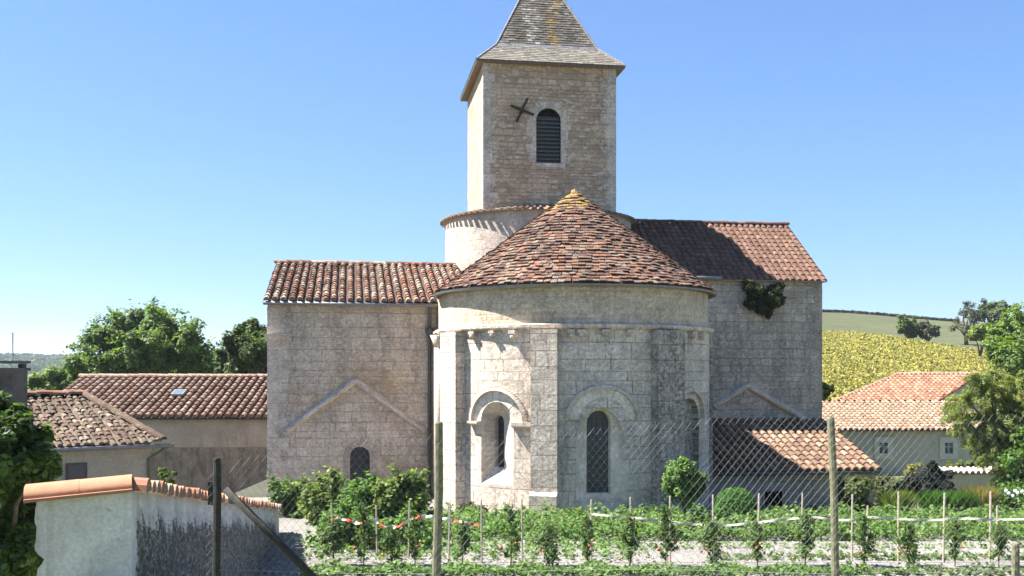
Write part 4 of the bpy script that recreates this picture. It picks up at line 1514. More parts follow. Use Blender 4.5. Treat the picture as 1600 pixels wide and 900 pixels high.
mb.box(((x0 + x1) / 2, BD + 0.16, ze - 0.06), (x1 - x0 - 0.1, 0.28, 0.04), (0.1, 0.08, 0.06))
mb.build('roof', M['tile'], barn)
mb = MB()
ridge_tiles(mb, (x0 - 0.05, BD + 5, zr + 0.02), (x1, BD + 5, zr + 0.02), 0.17, 0.45, [(0.45, 0.30, 0.21), (0.40, 0.26, 0.18)])
mb.build('ridge_tiles', M['tile'], barn)
p = W(280, 620, BD + 2.5)
Sv = Vector((0, 5, zr - ze)).normalized(); Nv = Vector((1, 0, 0)).cross(Sv)
pz = Vector((p.x, BD + 2.5, (ze + zr) / 2)) + Nv * 0.17
mb = MB(); mb.box(pz, (0.52, 0.62, 0.09), ax=(Vector((1, 0, 0)), Sv, Nv))
sk = mb.build('skylight', M['zinc'], barn)
mb = MB(); mb.box(pz + Nv * 0.045, (0.40, 0.50, 0.014), ax=(Vector((1, 0, 0)), Sv, Nv))
M['glass_sky'] = plain_mat('skylight_glass', (0.10, 0.125, 0.155), 0.3, 0.1, spec=0.4)
mb.build('pane', M['glass_sky'], sk)

# ------------------------------------------------------------------ old house, left
hR = W(255, 690, 27.5)
zeh = hR.z
hdir = Vector((-1, -0.75, 0)).normalized()
hlen = 7.5
hn = Vector((hdir.y, -hdir.x, 0))     # facade normal towards the viewer
if hn.y > 0: hn = -hn
hL = hR + hdir * hlen
house = thing('old_house', 'old low house with a mossy brown hipped tile roof and dark chimney', 'house', (hR.x - 2, hR.y, -1.2))
M['house_wall'] = render_mat('house_ochre_render', (0.47, 0.40, 0.29), (0.41, 0.34, 0.24), (0.34, 0.28, 0.2), 1.0, 0.5, 0.22)
dep = 7.0
back = -hn * dep
mb = MB()
Zv = Vector((0, 0, 1))
gz = Vector((0, 0, -2.2 - zeh))
ir, il = hR + hdir * 0.25 - hn * 0.25, hL - hdir * 0.25 - hn * 0.25
br_, bl_ = ir - hn * (dep - 0.5), il - hn * (dep - 0.5)
for a, b in ((il, ir), (ir, br_), (br_, bl_), (bl_, il)):
    mb.face([a + gz, b + gz, b, a])
mb.build('wall', M['house_wall'], house)
# roof: ridge parallel to the facade, hip at the right end
rr0 = hR - hn * (dep / 2) + hdir * 1.15
rr0.z = HC + (HOR - 618) / F * rr0.y
rl0 = hL - hn * (dep / 2); rl0.z = rr0.z
mb = MB()
sagf = lambda u, s: 0.06 * math.sin(min(1, max(0, u / 7.0)) * math.pi) + 0.03 * noise.noise(Vector((u * 0.8, s * 0.8, 7.7)))
canal_roof(mb, hL, hR, rl0, rr0, 0.19, 0.27, OLDT, jit=0.03, base_col=[(0.12, 0.08, 0.055), (0.15, 0.105, 0.075)], wav=0.06, slip=0.09, sag=sagf, hr=0.36)
hB_ = hR - hn * dep
canal_roof(mb, hR, hB_, rr0, rr0 + hdir * 0.01, 0.19, 0.27, OLDT, jit=0.03, base_col=[(0.17, 0.11, 0.075)], wav=0.05, hr=0.36)
canal_roof(mb, hB_, hL - hn * dep, rr0, rl0, 0.4, 0.6, OLDT, base_col=[(0.17, 0.11, 0.075)], hr=0.36)
mb.face([hL + Vector((0, 0, -0.05)), hR + Vector((0, 0, -0.05)), ir + Vector((0, 0, -0.07)), il + Vector((0, 0, -0.07))], (0.08, 0.06, 0.05))
mb.build('roof', M['tile_old'], house)
mb = MB()
ridge_tiles(mb, rl0 + Zv * 0.05, rr0 + Zv * 0.05, 0.15, 0.42, [(0.36, 0.17, 0.10), (0.30, 0.16, 0.1)])
ridge_tiles(mb, rr0 + Zv * 0.05, hR + Zv * 0.06, 0.13, 0.4, OLDT)
mb.build('ridge_tiles', M['tile_old'], house)
mb = MB()
off = hn * 0.06 - Zv * 0.1
mb.tube([hL + off, hR + off - hdir * 0.2], 0.055, 8)
mb.build('gutter', M['zinc'], house, smooth_=True)
mb = MB()
dp = ir + hn * 0.06 + hdir * 0.06
mb.tube([hR + off - hdir * 0.25, hR + off - hdir * 0.12 - Zv * 0.03, dp - Zv * 0.45, Vector((dp.x, dp.y, -1.9))], 0.045, 8)
M['green_pipe'] = plain_mat('dull_green_pipe', (0.16, 0.15, 0.08), 0.7)
mb.build('downpipe', M['green_pipe'], house, smooth_=True)
# small window
fw = lambda px: min((abs(800 + F * (ir + hdir * t).x / (ir + hdir * t).y - px), t) for t in [k * 0.02 for k in range(370)])[1]
t_w = fw(119)
wc = ir + hdir * t_w
wc.z = HC + (HOR - 742) / F * wc.y
wup = 0.42
mb = MB()
mb.box(wc + hn * 0.012, (0.52, 0.05, 0.62), ax=(hdir, hn, Zv))
wf = mb.build('window', M['wood_eave'], house)
mb = MB(); mb.box(wc + hn * 0.03, (0.40, 0.03, 0.5), ax=(hdir, hn, Zv))
mb.build('pane', M['lead'], wf)
# roof patch: dark sheet
ps = hL.lerp(hR, 0.5)
# chimney
cpos = W(14, 600, 25.2)
mb = MB()
ax = (hdir, hn, Zv)
cz0 = HC + (HOR - 640) / F * 25.2; cz1 = HC + (HOR - 578) / F * 25.2
cc_ = Vector((cpos.x, cpos.y, (cz0 - 0.8 + cz1) / 2))
mb.box(cc_, (0.72, 0.6, cz1 - cz0 + 0.8), ax=ax)
mb.box(Vector((cpos.x, cpos.y, cz1 + 0.015)), (0.85, 0.72, 0.07), ax=ax)
for s_ in (-0.3, 0.3):
    mb.box(Vector((cpos.x, cpos.y, cz1 + 0.10)) + hdir * s_, (0.1, 0.5, 0.1), ax=ax)
mb.box(Vector((cpos.x, cpos.y, cz1 + 0.19)), (0.85, 0.72, 0.06), ax=ax)
M['soot'] = render_mat('sooty_render', (0.09, 0.08, 0.07), (0.14, 0.125, 0.11), (0.03, 0.03, 0.03), 2.0, 0.6, 0.3)
ch = mb.build('chimney', M['soot'], house)
mb = MB()
am0 = Vector((WX(20, 25.2), 25.2, cz1 + 0.2))
mb.tube([am0, am0 + Zv * 0.72], 0.014, 6)
for k, L in enumerate((0.5, 0.4, 0.3)):
    mb.tube([am0 + Zv * (0.7 - 0.07 * k) - hn * L / 2, am0 + Zv * (0.7 - 0.07 * k) + hn * L / 2], 0.006, 5)
mb.build('aerial', M['zinc'], ch)

# ------------------------------------------------------------------ farmhouses, right
def small_window(root, px, py, D, w, h, plane_y):
    x = WX(px, D); z = HC + (HOR - py) / F * D
    mb = MB()
    for (cx, cz, ww, hh) in ((x - w / 2 - 0.11, z, 0.22, h + 0.5), (x + w / 2 + 0.11, z, 0.22, h + 0.5), (x, z + h / 2 + 0.125, w, 0.25), (x, z - h / 2 - 0.125, w, 0.25)):
        mb.box((cx, plane_y - 0.02, cz), (ww, 0.08, hh))
    wn_ = mb.build('window', M['pale_stone'], root)
    mb = MB(); mb.box((x, plane_y + 0.0, z), (w, 0.03, h))
    mb.build('pane', M['lead'], wn_)
    mb = MB()
    mb.box((x, plane_y - 0.025, z), (0.05, 0.03, h)); mb.box((x, plane_y - 0.027, z + 0.06), (w, 0.03, 0.05))
    mb.build('sash', M['pale_paint'], wn_)
M['pale_stone'] = render_mat('pale_dressed_stone', (0.55, 0.51, 0.44), (0.50, 0.46, 0.39), None, 2.0, 0.2, 0.1)
M['pale_paint'] = plain_mat('grey_paint', (0.30, 0.31, 0.32), 0.6)
M['farm_wall'] = render_mat('farm_render', (0.47, 0.415, 0.35), (0.43, 0.38, 0.315), (0.36, 0.31, 0.25), 1.2, 0.5, 0.25)
FD = 45.0
farm = thing('farmhouse', 'low farmhouse with pale tan tile roof and two tiny stone-framed windows', 'house', (WX(1420, FD), FD, -0.7))
x0, x1 = WX(1270, FD), WX(1560, FD)
ze = HC + (HOR - 672) / F * FD; zr = HC + (HOR - 628) / F * (FD + 4.2)
mb = MB()
mb.face([(x0, FD + 0.3, -1.6), (x1, FD + 0.3, -1.6), (x1, FD + 0.3, ze), (x0, FD + 0.3, ze)])
mb.face([(x0, FD + 8, -1.6), (x0, FD + 0.3, -1.6), (x0, FD + 0.3, ze), (x0, FD + 4.2, zr - 0.03), (x0, FD + 8, ze)])
mb.face([(x1, FD + 0.3, -1.6), (x1, FD + 8, -1.6), (x1, FD + 8, ze), (x1, FD + 4.2, zr - 0.03), (x1, FD + 0.3, ze)])
mb.face([(x1, FD + 8, -1.6), (x0, FD + 8, -1.6), (x0, FD + 8, ze), (x1, FD + 8, ze)])
mb.build('wall', M['farm_wall'], farm)
mb = MB()
canal_roof(mb, (x0 - 0.15, FD, ze), (x1 + 0.15, FD, ze), (x0 - 0.15, FD + 4.2, zr), (x1 + 0.15, FD + 4.2, zr), 0.24, 0.36, LIGHTT, base_col=[(0.26, 0.16, 0.105), (0.30, 0.19, 0.125)])
canal_roof(mb, (x1 + 0.15, FD + 8.4, ze), (x0 - 0.15, FD + 8.4, ze), (x1 + 0.15, FD + 4.2, zr), (x0 - 0.15, FD + 4.2, zr), 0.4, 0.6, LIGHTT)
mb.box(((x0 + x1) / 2, FD + 0.16, ze - 0.055), (x1 - x0, 0.28, 0.03), (0.3, 0.2, 0.14))
mb.build('roof', M['tile_new'], farm)
for px in (1380, 1482):
    small_window(farm, px, 700, FD + 0.3, 0.36, 0.48, FD + 0.3)

F2 = 57.0
farm2 = thing('barn_house', 'taller farm building with an orange tile roof behind the tan-roofed house', 'house', (WX(1430, F2 + 3), F2 + 3, 0.0))
BLp = W(1297, 629, F2); BRp = W(1462, 629, F2); TLp = W(1403, 584, F2 + 5); TRp = W(1531, 584, F2 + 5)
BRp.z = BLp.z; TRp.z = TLp.z
mb = MB()
canal_roof(mb, BLp, BRp, TLp, TRp, 0.28, 0.4, ORANGE, base_col=[(0.28, 0.135, 0.08), (0.31, 0.16, 0.10)])
BB = [TLp + (TLp - BLp) * 1.0, TRp + (TRp - BRp) * 1.0]
for b in BB: b.z = BLp.z
canal_roof(mb, BB[1], BB[0], TRp, TLp, 0.5, 0.7, ORANGE)
mb.build('roof', M['tile_new'], farm2)
mb = MB()
ridge_tiles(mb, TLp, TRp, 0.16, 0.42, [(0.44, 0.30, 0.22)])
mb.build('ridge_tiles', M['tile_new'], farm2)
mb = MB()
ridge_tiles(mb, BRp, TRp, 0.1, 0.42, [(0.34, 0.11, 0.07)])
mb.build('verge_tiles', M['tile_new'], farm2)
mb = MB()
ridge_tiles(mb, BLp, TLp, 0.1, 0.42, [(0.40, 0.25, 0.17)])
mb.build('verge_tiles', M['tile_new'], farm2)
mb = MB()
dn = Vector((0, 0, -0.1)); ins = Vector((-0.15, 0.15, -0.08))
q = [BLp + Vector((0.25, 0.25, -0.06)), BRp + Vector((-0.2, 0.25, -0.06)), BB[1] + Vector((-0.3, -0.25, -0.06)), BB[0] + Vector((0.2, -0.25, -0.06))]
gl = [Vector((p.x, p.y, -1.0)) for p in q]
mb.face([gl[0], gl[1], q[1], q[0]])
mb.face([gl[1], gl[2], q[2], TRp + Vector((-0.25, 0, -0.1)), q[1]])
mb.face([gl[2], gl[3], q[3], q[2]])
mb.face([gl[3], gl[0], q[0], TLp + Vector((0.25, 0, -0.1)), q[3]])
mb.build('wall', M['farm_wall'], farm2)

# garden wall at right with tile coping
GD = 35.0
gx0, gx1 = WX(1455, GD), WX(1580, GD)
gzt = HC + (HOR - 738) / F * GD
gw = thing('garden_wall', 'low garden wall capped with a row of pale round tiles near the feathery tree', 'wall', ((gx0 + gx1) / 2, GD, -0.5))
mb = MB()
mb.box(((gx0 + gx1) / 2, GD, (gzt - 0.9) / 2 - 0.05), (gx1 - gx0, 0.35, gzt + 0.9))
mb.build('wall_body', M['farm_wall'], gw)
mb = MB()
canal_roof(mb, (gx0, GD - 0.3, gzt), (gx1, GD - 0.3, gzt), (gx0, GD + 0.05, gzt + 0.14), (gx1, GD + 0.05, gzt + 0.14), 0.2, 0.36, [(0.62, 0.52, 0.44), (0.55, 0.42, 0.33), (0.66, 0.58, 0.5)])
canal_roof(mb, (gx1, GD + 0.4, gzt), (gx0, GD + 0.4, gzt), (gx1, GD + 0.05, gzt + 0.14), (gx0, GD + 0.05, gzt + 0.14), 0.2, 0.36, LIGHTT)
mb.build('coping', M['tile_new'], gw)

# ------------------------------------------------------------------ rendered wall, near left
NEAR = 9.5
A0 = Vector((WX(57, 9.25), 9.25, 0)); A1 = Vector((WX(206, NEAR), NEAR, 0)); A2 = Vector((WX(436, 24.0), 24.0, 0))
zA0 = HC + (HOR - 781) / F * 9.25; zA1 = HC + (HOR - 768) / F * NEAR; zA2 = HC + (HOR - 797) / F * 24.0
nw = thing('rendered_wall', 'white rendered garden wall with a broken end and orange tile coping', 'wall', (A1.x, A1.y, 1.2))
def white_render(g):
    co = g.n('ShaderNodeTexCoord').outputs['Object']
    n0 = g.noise(co, 2.5, 5.0, 0.6)
    col = g.mix(g.ramp(n0, 0.35, 0.65), (0.66, 0.63, 0.59), (0.53, 0.505, 0.47))
    col = g.mix(g.math('MULTIPLY', g.ramp(g.noise(g.scalev(co, (6, 6, 0.7)), 1.0, 5.0, 0.7), 0.52, 0.7), 0.5), col, (0.30, 0.28, 0.22))
    fine = g.noise(co, 30, 5.0, 0.75)
    col = g.mix(1.0, col, g.gray(g.ramp(fine, 0.34, 0.66, 0.84, 1.1)), 'MULTIPLY')
    spot = g.ramp(g.noise(co, 12, 3.0, 0.6), 0.66, 0.72)
    col = g.mix(g.math('MULTIPLY', spot, 0.6), col, (0.22, 0.2, 0.16))
    return co, col, g.math('ADD', g.math('MULTIPLY', fine, 0.5), n0)
g = NT('peeling_white_render')
co, col, hb = white_render(g)
g.bump(hb, 0.45, 0.03)
M['white_render'] = g.fin(col, 0.92)
# rough patch where the render has fallen
g = NT('exposed_rough_stone')
co, wcol, hb = white_render(g)
at = g.n('ShaderNodeAttribute', attribute_name='Col').outputs['Fac']
n0 = g.noise(co, 7, 6.0, 0.75)
n1_ = g.noise(co, 22, 5.0, 0.75)
col = g.mix(g.ramp(n0, 0.36, 0.64), (0.17, 0.15, 0.125), (0.46, 0.43, 0.38))
col = g.mix(g.ramp(n1_, 0.40, 0.58), col, (0.11, 0.10, 0.085))
nn_ = g.noise(g.scalev(co, (9, 9, 5)), 1.0, 5.0, 0.7)
msk = g.ramp(g.math('ADD', at, g.math('MULTIPLY', g.math('SUBTRACT', nn_, 0.5), 2.4)), 0.40, 0.50)
col = g.mix(msk, wcol, col)
g.bump(g.math('ADD', hb, g.math('MULTIPLY', msk, g.math('ADD', n0, n1_))), 0.8, 0.05)
M['rough_stone'] = g.fin(col, 0.95)
thk = 0.34
mb = MB()
# left piece: front sheet subdivided, jagged left end
def jag(z): return 0.025 * noise.noise(Vector((z * 3.0, 1.2, 0))) + 0.03 * noise.noise(Vector((z * 11, 4.2, 0)))
nz = 40
d1v = (A1 - A0).normalized(); n1v = Vector((d1v.y, -d1v.x, 0))
zbot = 0.9
bk1 = -n1v * thk
prev = None
for k in range(nz + 1):
    t = k / nz
    zL, zR = lerp(zbot, zA0, t), lerp(zbot, zA1, t)
    j_ = jag(zL) + (0.07 * math.exp(-((zL - 2.02) / 0.045) ** 2))
    pL = A0 + d1v * j_ + Vector((0, 0, zL)); pR = A1 + Vector((0, 0, zR))
    pLb = A0 + d1v * (j_ * 0.7 + 0.02) + bk1 + Vector((0, 0, zL)); pRb = A1 + bk1 + Vector((0, 0, zR))
    if prev:
        mb.face([prev[0], prev[1], pR, pL]); mb.face([prev[2], prev[0], pL, pLb]); mb.face([prev[1], prev[3], pRb, pR]); mb.face([prev[3], prev[2], pLb, pRb])
    prev = (pL, pR, pLb, pRb)
mb.face([prev[0], prev[1], prev[3], prev[2]])
d2v = (A2 - A1).normalized(); n2v = Vector((d2v.y, -d2v.x, 0))
L2 = (A2 - A1).length
def top2(s):
    x = s / L2
    return lerp(zA1, zA2, x) + 0.03 * noise.noise(Vector((s * 0.6, 0, 5)))
ns = 44
P2 = lambda s, off, z: A1 + d2v * s + n2v * off + Vector((0, 0, z))
for k in range(ns):
    s0, s1 = L2 * k / ns, L2 * (k + 1) / ns
    for o0, o1 in ((0.0, None),):
        mb.face([P2(s0, 0, -0.6), P2(s1, 0, -0.6), P2(s1, 0, top2(s1)), P2(s0, 0, top2(s0))])
        mb.face([P2(s1, -thk, -0.6), P2(s0, -thk, -0.6), P2(s0, -thk, top2(s0)), P2(s1, -thk, top2(s1))])
        mb.face([P2(s0, 0, top2(s0)), P2(s1, 0, top2(s1)), P2(s1, -thk, top2(s1)), P2(s0, -thk, top2(s0))])
mb.face([P2(L2, 0, -0.6), P2(L2, -thk, -0.6), P2(L2, -thk, top2(L2)), P2(L2, 0, top2(L2))])
mb.build('wall_body', M['white_render'], nw)
# rough exposed area on the receding stretch, a few cm proud and uneven
mb = MB()
nu_, nz_ = 240, 40
sA, sB = 0.05, L2 * 0.93
grid = {}
fade = {}
for i in range(nu_ + 1):
    s = lerp(sA, sB, (i / nu_) ** 1.6)
    edge = 0.14 + 0.08 * noise.noise(Vector((s * 2.1, 0, 9))) + 0.5 * math.exp(-(s / 0.12) ** 2)
    zt_ = top2(s) - max(0.1, edge)
    zb_ = max(-0.6, top2(s) - 2.2)
    for j in range(nz_ + 1):
        z = lerp(zb_, zt_, j / nz_)
        o_ = 0.022 + 0.030 * noise.noise(Vector((s * 8, z * 8, 3))) + 0.02 * noise.noise(Vector((s * 20, z * 16, 1)))
        fade[i, j] = max(0.0, min(1.0, (zt_ - z) / 0.35, (s - sA) / 0.2))
        grid[i, j] = P2(s, 0.003 + max(0.0, o_) * min(1.0, fade.get((i, j), 0.0) * 1.2) if i and j < nz_ else -0.004, z)
vsg = [grid[i, j] for i in range(nu_ + 1) for j in range(nz_ + 1)]
fsg = [(i * (nz_ + 1) + j, (i + 1) * (nz_ + 1) + j, (i + 1) * (nz_ + 1) + j + 1, i * (nz_ + 1) + j + 1) for i in range(nu_) for j in range(nz_)]
mb.mesh(vsg, fsg)
mb.c = [(fade[i, j + 1],) * 3 for i in range(nu_) for j in range(nz_)]
mb.build('exposed_rubble', M['rough_stone'], nw)
# smooth ridge coping on the near piece
mb = MB()
c0 = A0 - d1v * 0.10 + bk1 * 0.5; c1_ = A1 + d1v * 0.0 + bk1 * 0.5
e0, e1 = c0 + Vector((0, 0, zA0 - 0.02)), c1_ + Vector((0, 0, zA1 + 0.0))
D_ = (e1 - e0).normalized(); X_ = Vector((D_.y, -D_.x, 0)).normalized(); Zc = X_.cross(D_); Zc = Zc if Zc.z > 0 else -Zc
ORC = [(0.50, 0.24, 0.135)]
for q_ in range(2):
    t0, t1 = q_ / 2, (q_ + 1) / 2
    rad = 0.20 - 0.004 * q_
    ring = []
    for tt, rr in ((t0, rad), (t1 + 0.006, rad)):
        b_ = e0.lerp(e1, tt)
        row = [b_ + X_ * (rad + 0.035) + Zc * 0.0, b_ + X_ * (rad + 0.03) + Zc * 0.028, b_ + X_ * rr + Zc * 0.03]
        for k in range(1, 28):
            a = math.pi * k / 28
            row.append(b_ + X_ * (rr * math.cos(a)) + Zc * (0.03 + rr * 0.58 * math.sin(a)))
        row += [b_ - X_ * rr + Zc * 0.03, b_ - X_ * (rad + 0.03) + Zc * 0.028, b_ - X_ * (rad + 0.035)]
        ring.append(row)
    n_ = len(ring[0])
    mb.mesh(ring[0] + ring[1], [(k, n_ + k, n_ + k + 1, k + 1) for k in range(n_ - 1)] + [tuple(range(n_)), tuple(reversed(range(n_, 2 * n_)))], palpick(ORC, 0.03))
mb.build('ridge_coping', M['tile_new'], nw)
# row of tiles laid across the receding stretch
mb = MB()
s = 0.16
MIXT = [(0.44, 0.21, 0.12), (0.48, 0.29, 0.19), (0.52, 0.38, 0.28), (0.36, 0.17, 0.1)]
while s < L2 - 0.1:
    wv_ = rng.uniform(0.095, 0.12)
    col = palpick(MIXT)
    zt_ = top2(s) + 0.01
    tilt = rng.uniform(-0.03, 0.03)
    vs = []
    ou0, ou1 = 0.10 + rng.uniform(-0.02, 0.03), -thk - 0.1
    for (o_, rr, dz_) in ((ou0, wv_, 0.0), (-thk / 2, wv_ * 0.92, 0.03), (ou1, wv_, 0.0)):
        for k in range(7):
            a = math.pi * k / 6
            vs.append(P2(s - rr * math.cos(a) + tilt * o_, o_, zt_ + dz_ + rr * 1.0 * math.sin(a)))
    fs = [(r * 7 + k, r * 7 + k + 1, (r + 1) * 7 + k + 1, (r + 1) * 7 + k) for r in range(2) for k in range(6)]
    mb.mesh(vs, fs, col)
    inn = [P2(s - (wv_ - 0.016) * math.cos(math.pi * k / 6), ou0, zt_ - 0.01 + (wv_ - 0.016) * 1.0 * math.sin(math.pi * k / 6)) for k in range(7)]
    mb.mesh(vs[:7] + inn, [(k, 7 + k, 8 + k, k + 1) for k in range(6)], col)
    mb.face(inn, (0.2, 0.13, 0.09))
    s += wv_ * rng.uniform(1.9, 2.15)
mb.build('coping_tiles', M['tile_new'], nw)

# ------------------------------------------------------------------ wire fence, near
FY = 7.0
fence = thing('chain_link_fence', 'slack chain-link wire fence on weathered wooden posts', 'fence', (0, FY, 1.8))
def fpost(px, pyt, r, mat, lean=0.0, lab=None):
    x = WX(px, FY); zt_ = HC + (HOR - pyt) / F * FY
    mb = MB()
    zz = [1.4, 1.9, 2.4, 2.9, zt_ - 0.012, zt_]
    zz = sorted({min(z, zt_) for z in zz})
    mb.tube([(x + lean * (z - zt_) + 0.004 * math.sin(z * 7), FY + 0.03, z) for z in zz], [r * (1.08 - 0.03 * i) for i in range(len(zz) - 1)] + [r * 0.8], 10)
    o = mb.build('post', M[mat], fence, smooth_=False)
    if lab: o['label'] = lab
    return o
fpost(337, 716, 0.027, 'post_dark')
fpost(686, 660, 0.031, 'post', 0.015)
fpost(1301, 652, 0.026, 'post', -0.03)
fpost(1591, 850, 0.026, 'post')
mb = MB()
p, q = W(352, 764, FY), W(500, 912, FY)
mb.tube([p, p.lerp(q, 0.5), q + (q - p) * 0.3], [0.026, 0.026, 0.026], 8)
mb.build('brace', M['post_dark'], fence, smooth_=True)
mb = MB()
pb_ = W(326, 772, FY)
mb.box(pb_ + Vector((0, 0.05, 0)), (0.035, 0.02, 0.16))
mb.build('post_offcut', M['post_dark'], fence)
knots = [(322, 745), (345, 738), (380, 716), (430, 706), (520, 692), (600, 684), (686, 688), (800, 690), (900, 674), (1000, 664), (1100, 657), (1200, 655), (1302, 654), (1450, 652), (1680, 648)]
kx = [WX(a, FY) for a, b in knots]; kz = [HC + (HOR - b) / F * FY for a, b in knots]
cw, chh = 0.053, 0.064
zb0 = 1.95
mb = MB()
xa, xb = kx[0], kx[-1]
nW = int((xb - xa) / (cw / 2))
rows_ = int((max(kz) - zb0) / (chh / 2)) + 2
def wobx(x, z):
    w = 0.022 * noise.noise(Vector((x * 1.3, z * 1.3, 8)))
    w2 = 0.018 * noise.noise(Vector((x * 1.1, z * 1.4, 18)))
    return x + w + 0.012 * (z - 2.0), z + w2
wr_ = 0.0009
for i in range(nW):
    pts = []
    for j in range(rows_):
        x = xa + (i + (j % 2)) * cw / 2 if i % 2 == 0 else xa + (i + 1 - (j % 2)) * cw / 2
        # interleaved zig-zag wires
        z = zb0 + j * chh / 2
        if z > np.interp(x, kx, kz) + 0.01: break
        X_, Z_ = wobx(x, z)
        side = 0.004 if (i % 2) ^ (j % 2) else -0.004
        pts.append(Vector((X_, FY + side + 0.06 * noise.noise(Vector((x * 0.8, z * 0.5, 3))), Z_)))
    if len(pts) > 1:
        # loose hooked end at the top
        e = pts[-1]
        pts.append(e + Vector((0.012 * (1 if i % 2 else -1), 0, 0.016)))
        mb.tube(pts, wr_, 4, cap=False)
mb.build('wire_mesh', M['wire'], fence)
mb = MB()
for zf_ in (2.35,):
    mb.tube([(x, FY + 0.01, zf_ + 0.015 * math.sin(x * 2)) for x in np.linspace(WX(337, FY), xb, 30)], 0.0016, 4, cap=False)
mb.build('tension_wire', M['wire'], fence)

# ------------------------------------------------------------------ garden: stakes, tape, tomatoes
stake_list = [
    (518, 786, 20.6, 'stake at the left end of the red and white tape, in the bushy corner'),
    (588, 790, 21.0, 'short stake half hidden in leaves below the arched transept window'),
    (640, 783, 20.6, 'stake beside the green post of the wire fence, left of it'),
    (703, 786, 20.2, 'stake just right of the green fence post, holding the tape end'),
    (752, 780, 20.2, 'stake standing before the round brown bush at the foot of the apse'),
    (815, 780, 20.2, 'bare stake between the slit window and the middle buttress'),
    (924, 781, 20.2, 'stake under the lancet window where the white cord begins'),
    (985, 777, 20.2, 'stake right of the lancet window, before its right jamb'),
    (1042, 793, 20.0, 'short dark stake next to a taller one by the clipped round tree'),
    (1047, 775, 20.2, 'tall pale stake in front of the clipped round tree'),
    (1114, 773, 20.2, 'pale stake between the clipped round tree and the box mound'),
    (1186, 771, 20.2, 'pale stake at the right side of the box mound'),
    (1254, 770, 20.2, 'stake in front of the lean-to, left of the fence post'),
    (1332, 772, 20.2, 'tall stake just right of the right fence post'),
    (1356, 790, 20.4, 'short stake second along from the right fence post'),
    (1404, 768, 20.2, 'stake in front of the yellow-green grass tuft'),
    (1476, 770, 20.2, 'stake in front of the dark purple bush and green grass'),
    (1548, 768, 20.2, 'tall stake in front of the orange-flowered clump'),
    (1558, 790, 20.4, 'short stake close behind the last tall one, by the white flowers'),
]
for px, pyt, D, lab in stake_list:
    p = W(px, pyt, D)
    z0 = hgt(p.x, D) - 0.12
    mb = MB()
    r = rng.uniform(0.016, 0.022)
    ln = rng.uniform(-0.03, 0.03)
    mb.tube([(p.x - ln, D, z0), (p.x - ln * 0.4, D, lerp(z0, p.z, 0.6)), (p.x, D, p.z - 0.01), (p.x, D, p.z)], [r, r, r * 0.95, r * 0.7], 6)
    o = mb.build('garden_stake', M['stake'], None, org=Vector((p.x, D, z0)))
    tag(o, lab, 'stake', 'stakes along the tomato row')

def ribbon(pts, w, colf, twist=0.0, seg=10):
    mb = MB()
    P = []
    for (a, b) in zip(pts[:-1], pts[1:]):
        for k in range(seg):
            t = k / seg
            p = Vector(a).lerp(Vector(b), t)
            P.append(p)
    P.append(Vector(pts[-1]))
    L = 0.0
    prev = None
    for i, p in enumerate(P):
        an = twist * math.sin(i * 0.45) + 0.35
        d = Vector((0, math.sin(an), math.cos(an))) * w / 2
        th_ = Vector((0, 0.003, 0))
        cur = (p - d - th_, p + d - th_, p + d + th_, p - d + th_)
        if prev:
            L += (p - P[i - 1]).length
            c = colf(L)
            for k in range(4):
                mb.face([prev[k], cur[k], cur[(k + 1) % 4], prev[(k + 1) % 4]], c)
        prev = cur
    return mb
TD = 20.0
def tp(l): return [W(a, b, TD + (c if c else 0)) for a, b, c in l]
redwhite = lambda L: (0.62, 0.07, 0.03) if (L * 2.6) % 1 < 0.42 else (0.72, 0.70, 0.68)
mb = ribbon(tp([(518, 812, 0.4), (530, 809, 0.3), (543, 813, 0.2), (560, 818, 0), (583, 812, 0), (603, 825, 0), (622, 823, 0), (642, 812, 0), (660, 806, 0), (672, 807, 0), (690, 810, 0), (704, 812, 0), (728, 817, 0), (748, 821, 0)]), 0.066, redwhite, 0.9)
o = mb.build('barrier_tape', M['tape'], None, org=W(518, 812, TD))
tag(o, 'red and white striped barrier tape sagging between the left stakes', 'tape')
mb = ribbon(tp([(924, 803, 0.1), (960, 807, 0), (1000, 810, 0), (1042, 815, 0), (1080, 819, 0), (1114, 821, 0), (1150, 820, 0), (1186, 816, 0), (1220, 812, 0), (1254, 809, 0), (1275, 808, 0), (1300, 812, 0), (1332, 813, 0), (1356, 808, 0), (1404, 811, 0), (1440, 813, 0), (1476, 812, 0), (1510, 810, 0), (1548, 812, 0), (1620, 811, 0)]), 0.045, lambda L: (0.46, 0.42, 0.35), 0.4)
o = mb.build('barrier_tape', M['tape'], None, org=W(924, 803, TD))
tag(o, 'pale twisted tape strung from stake to stake across the right half', 'tape')

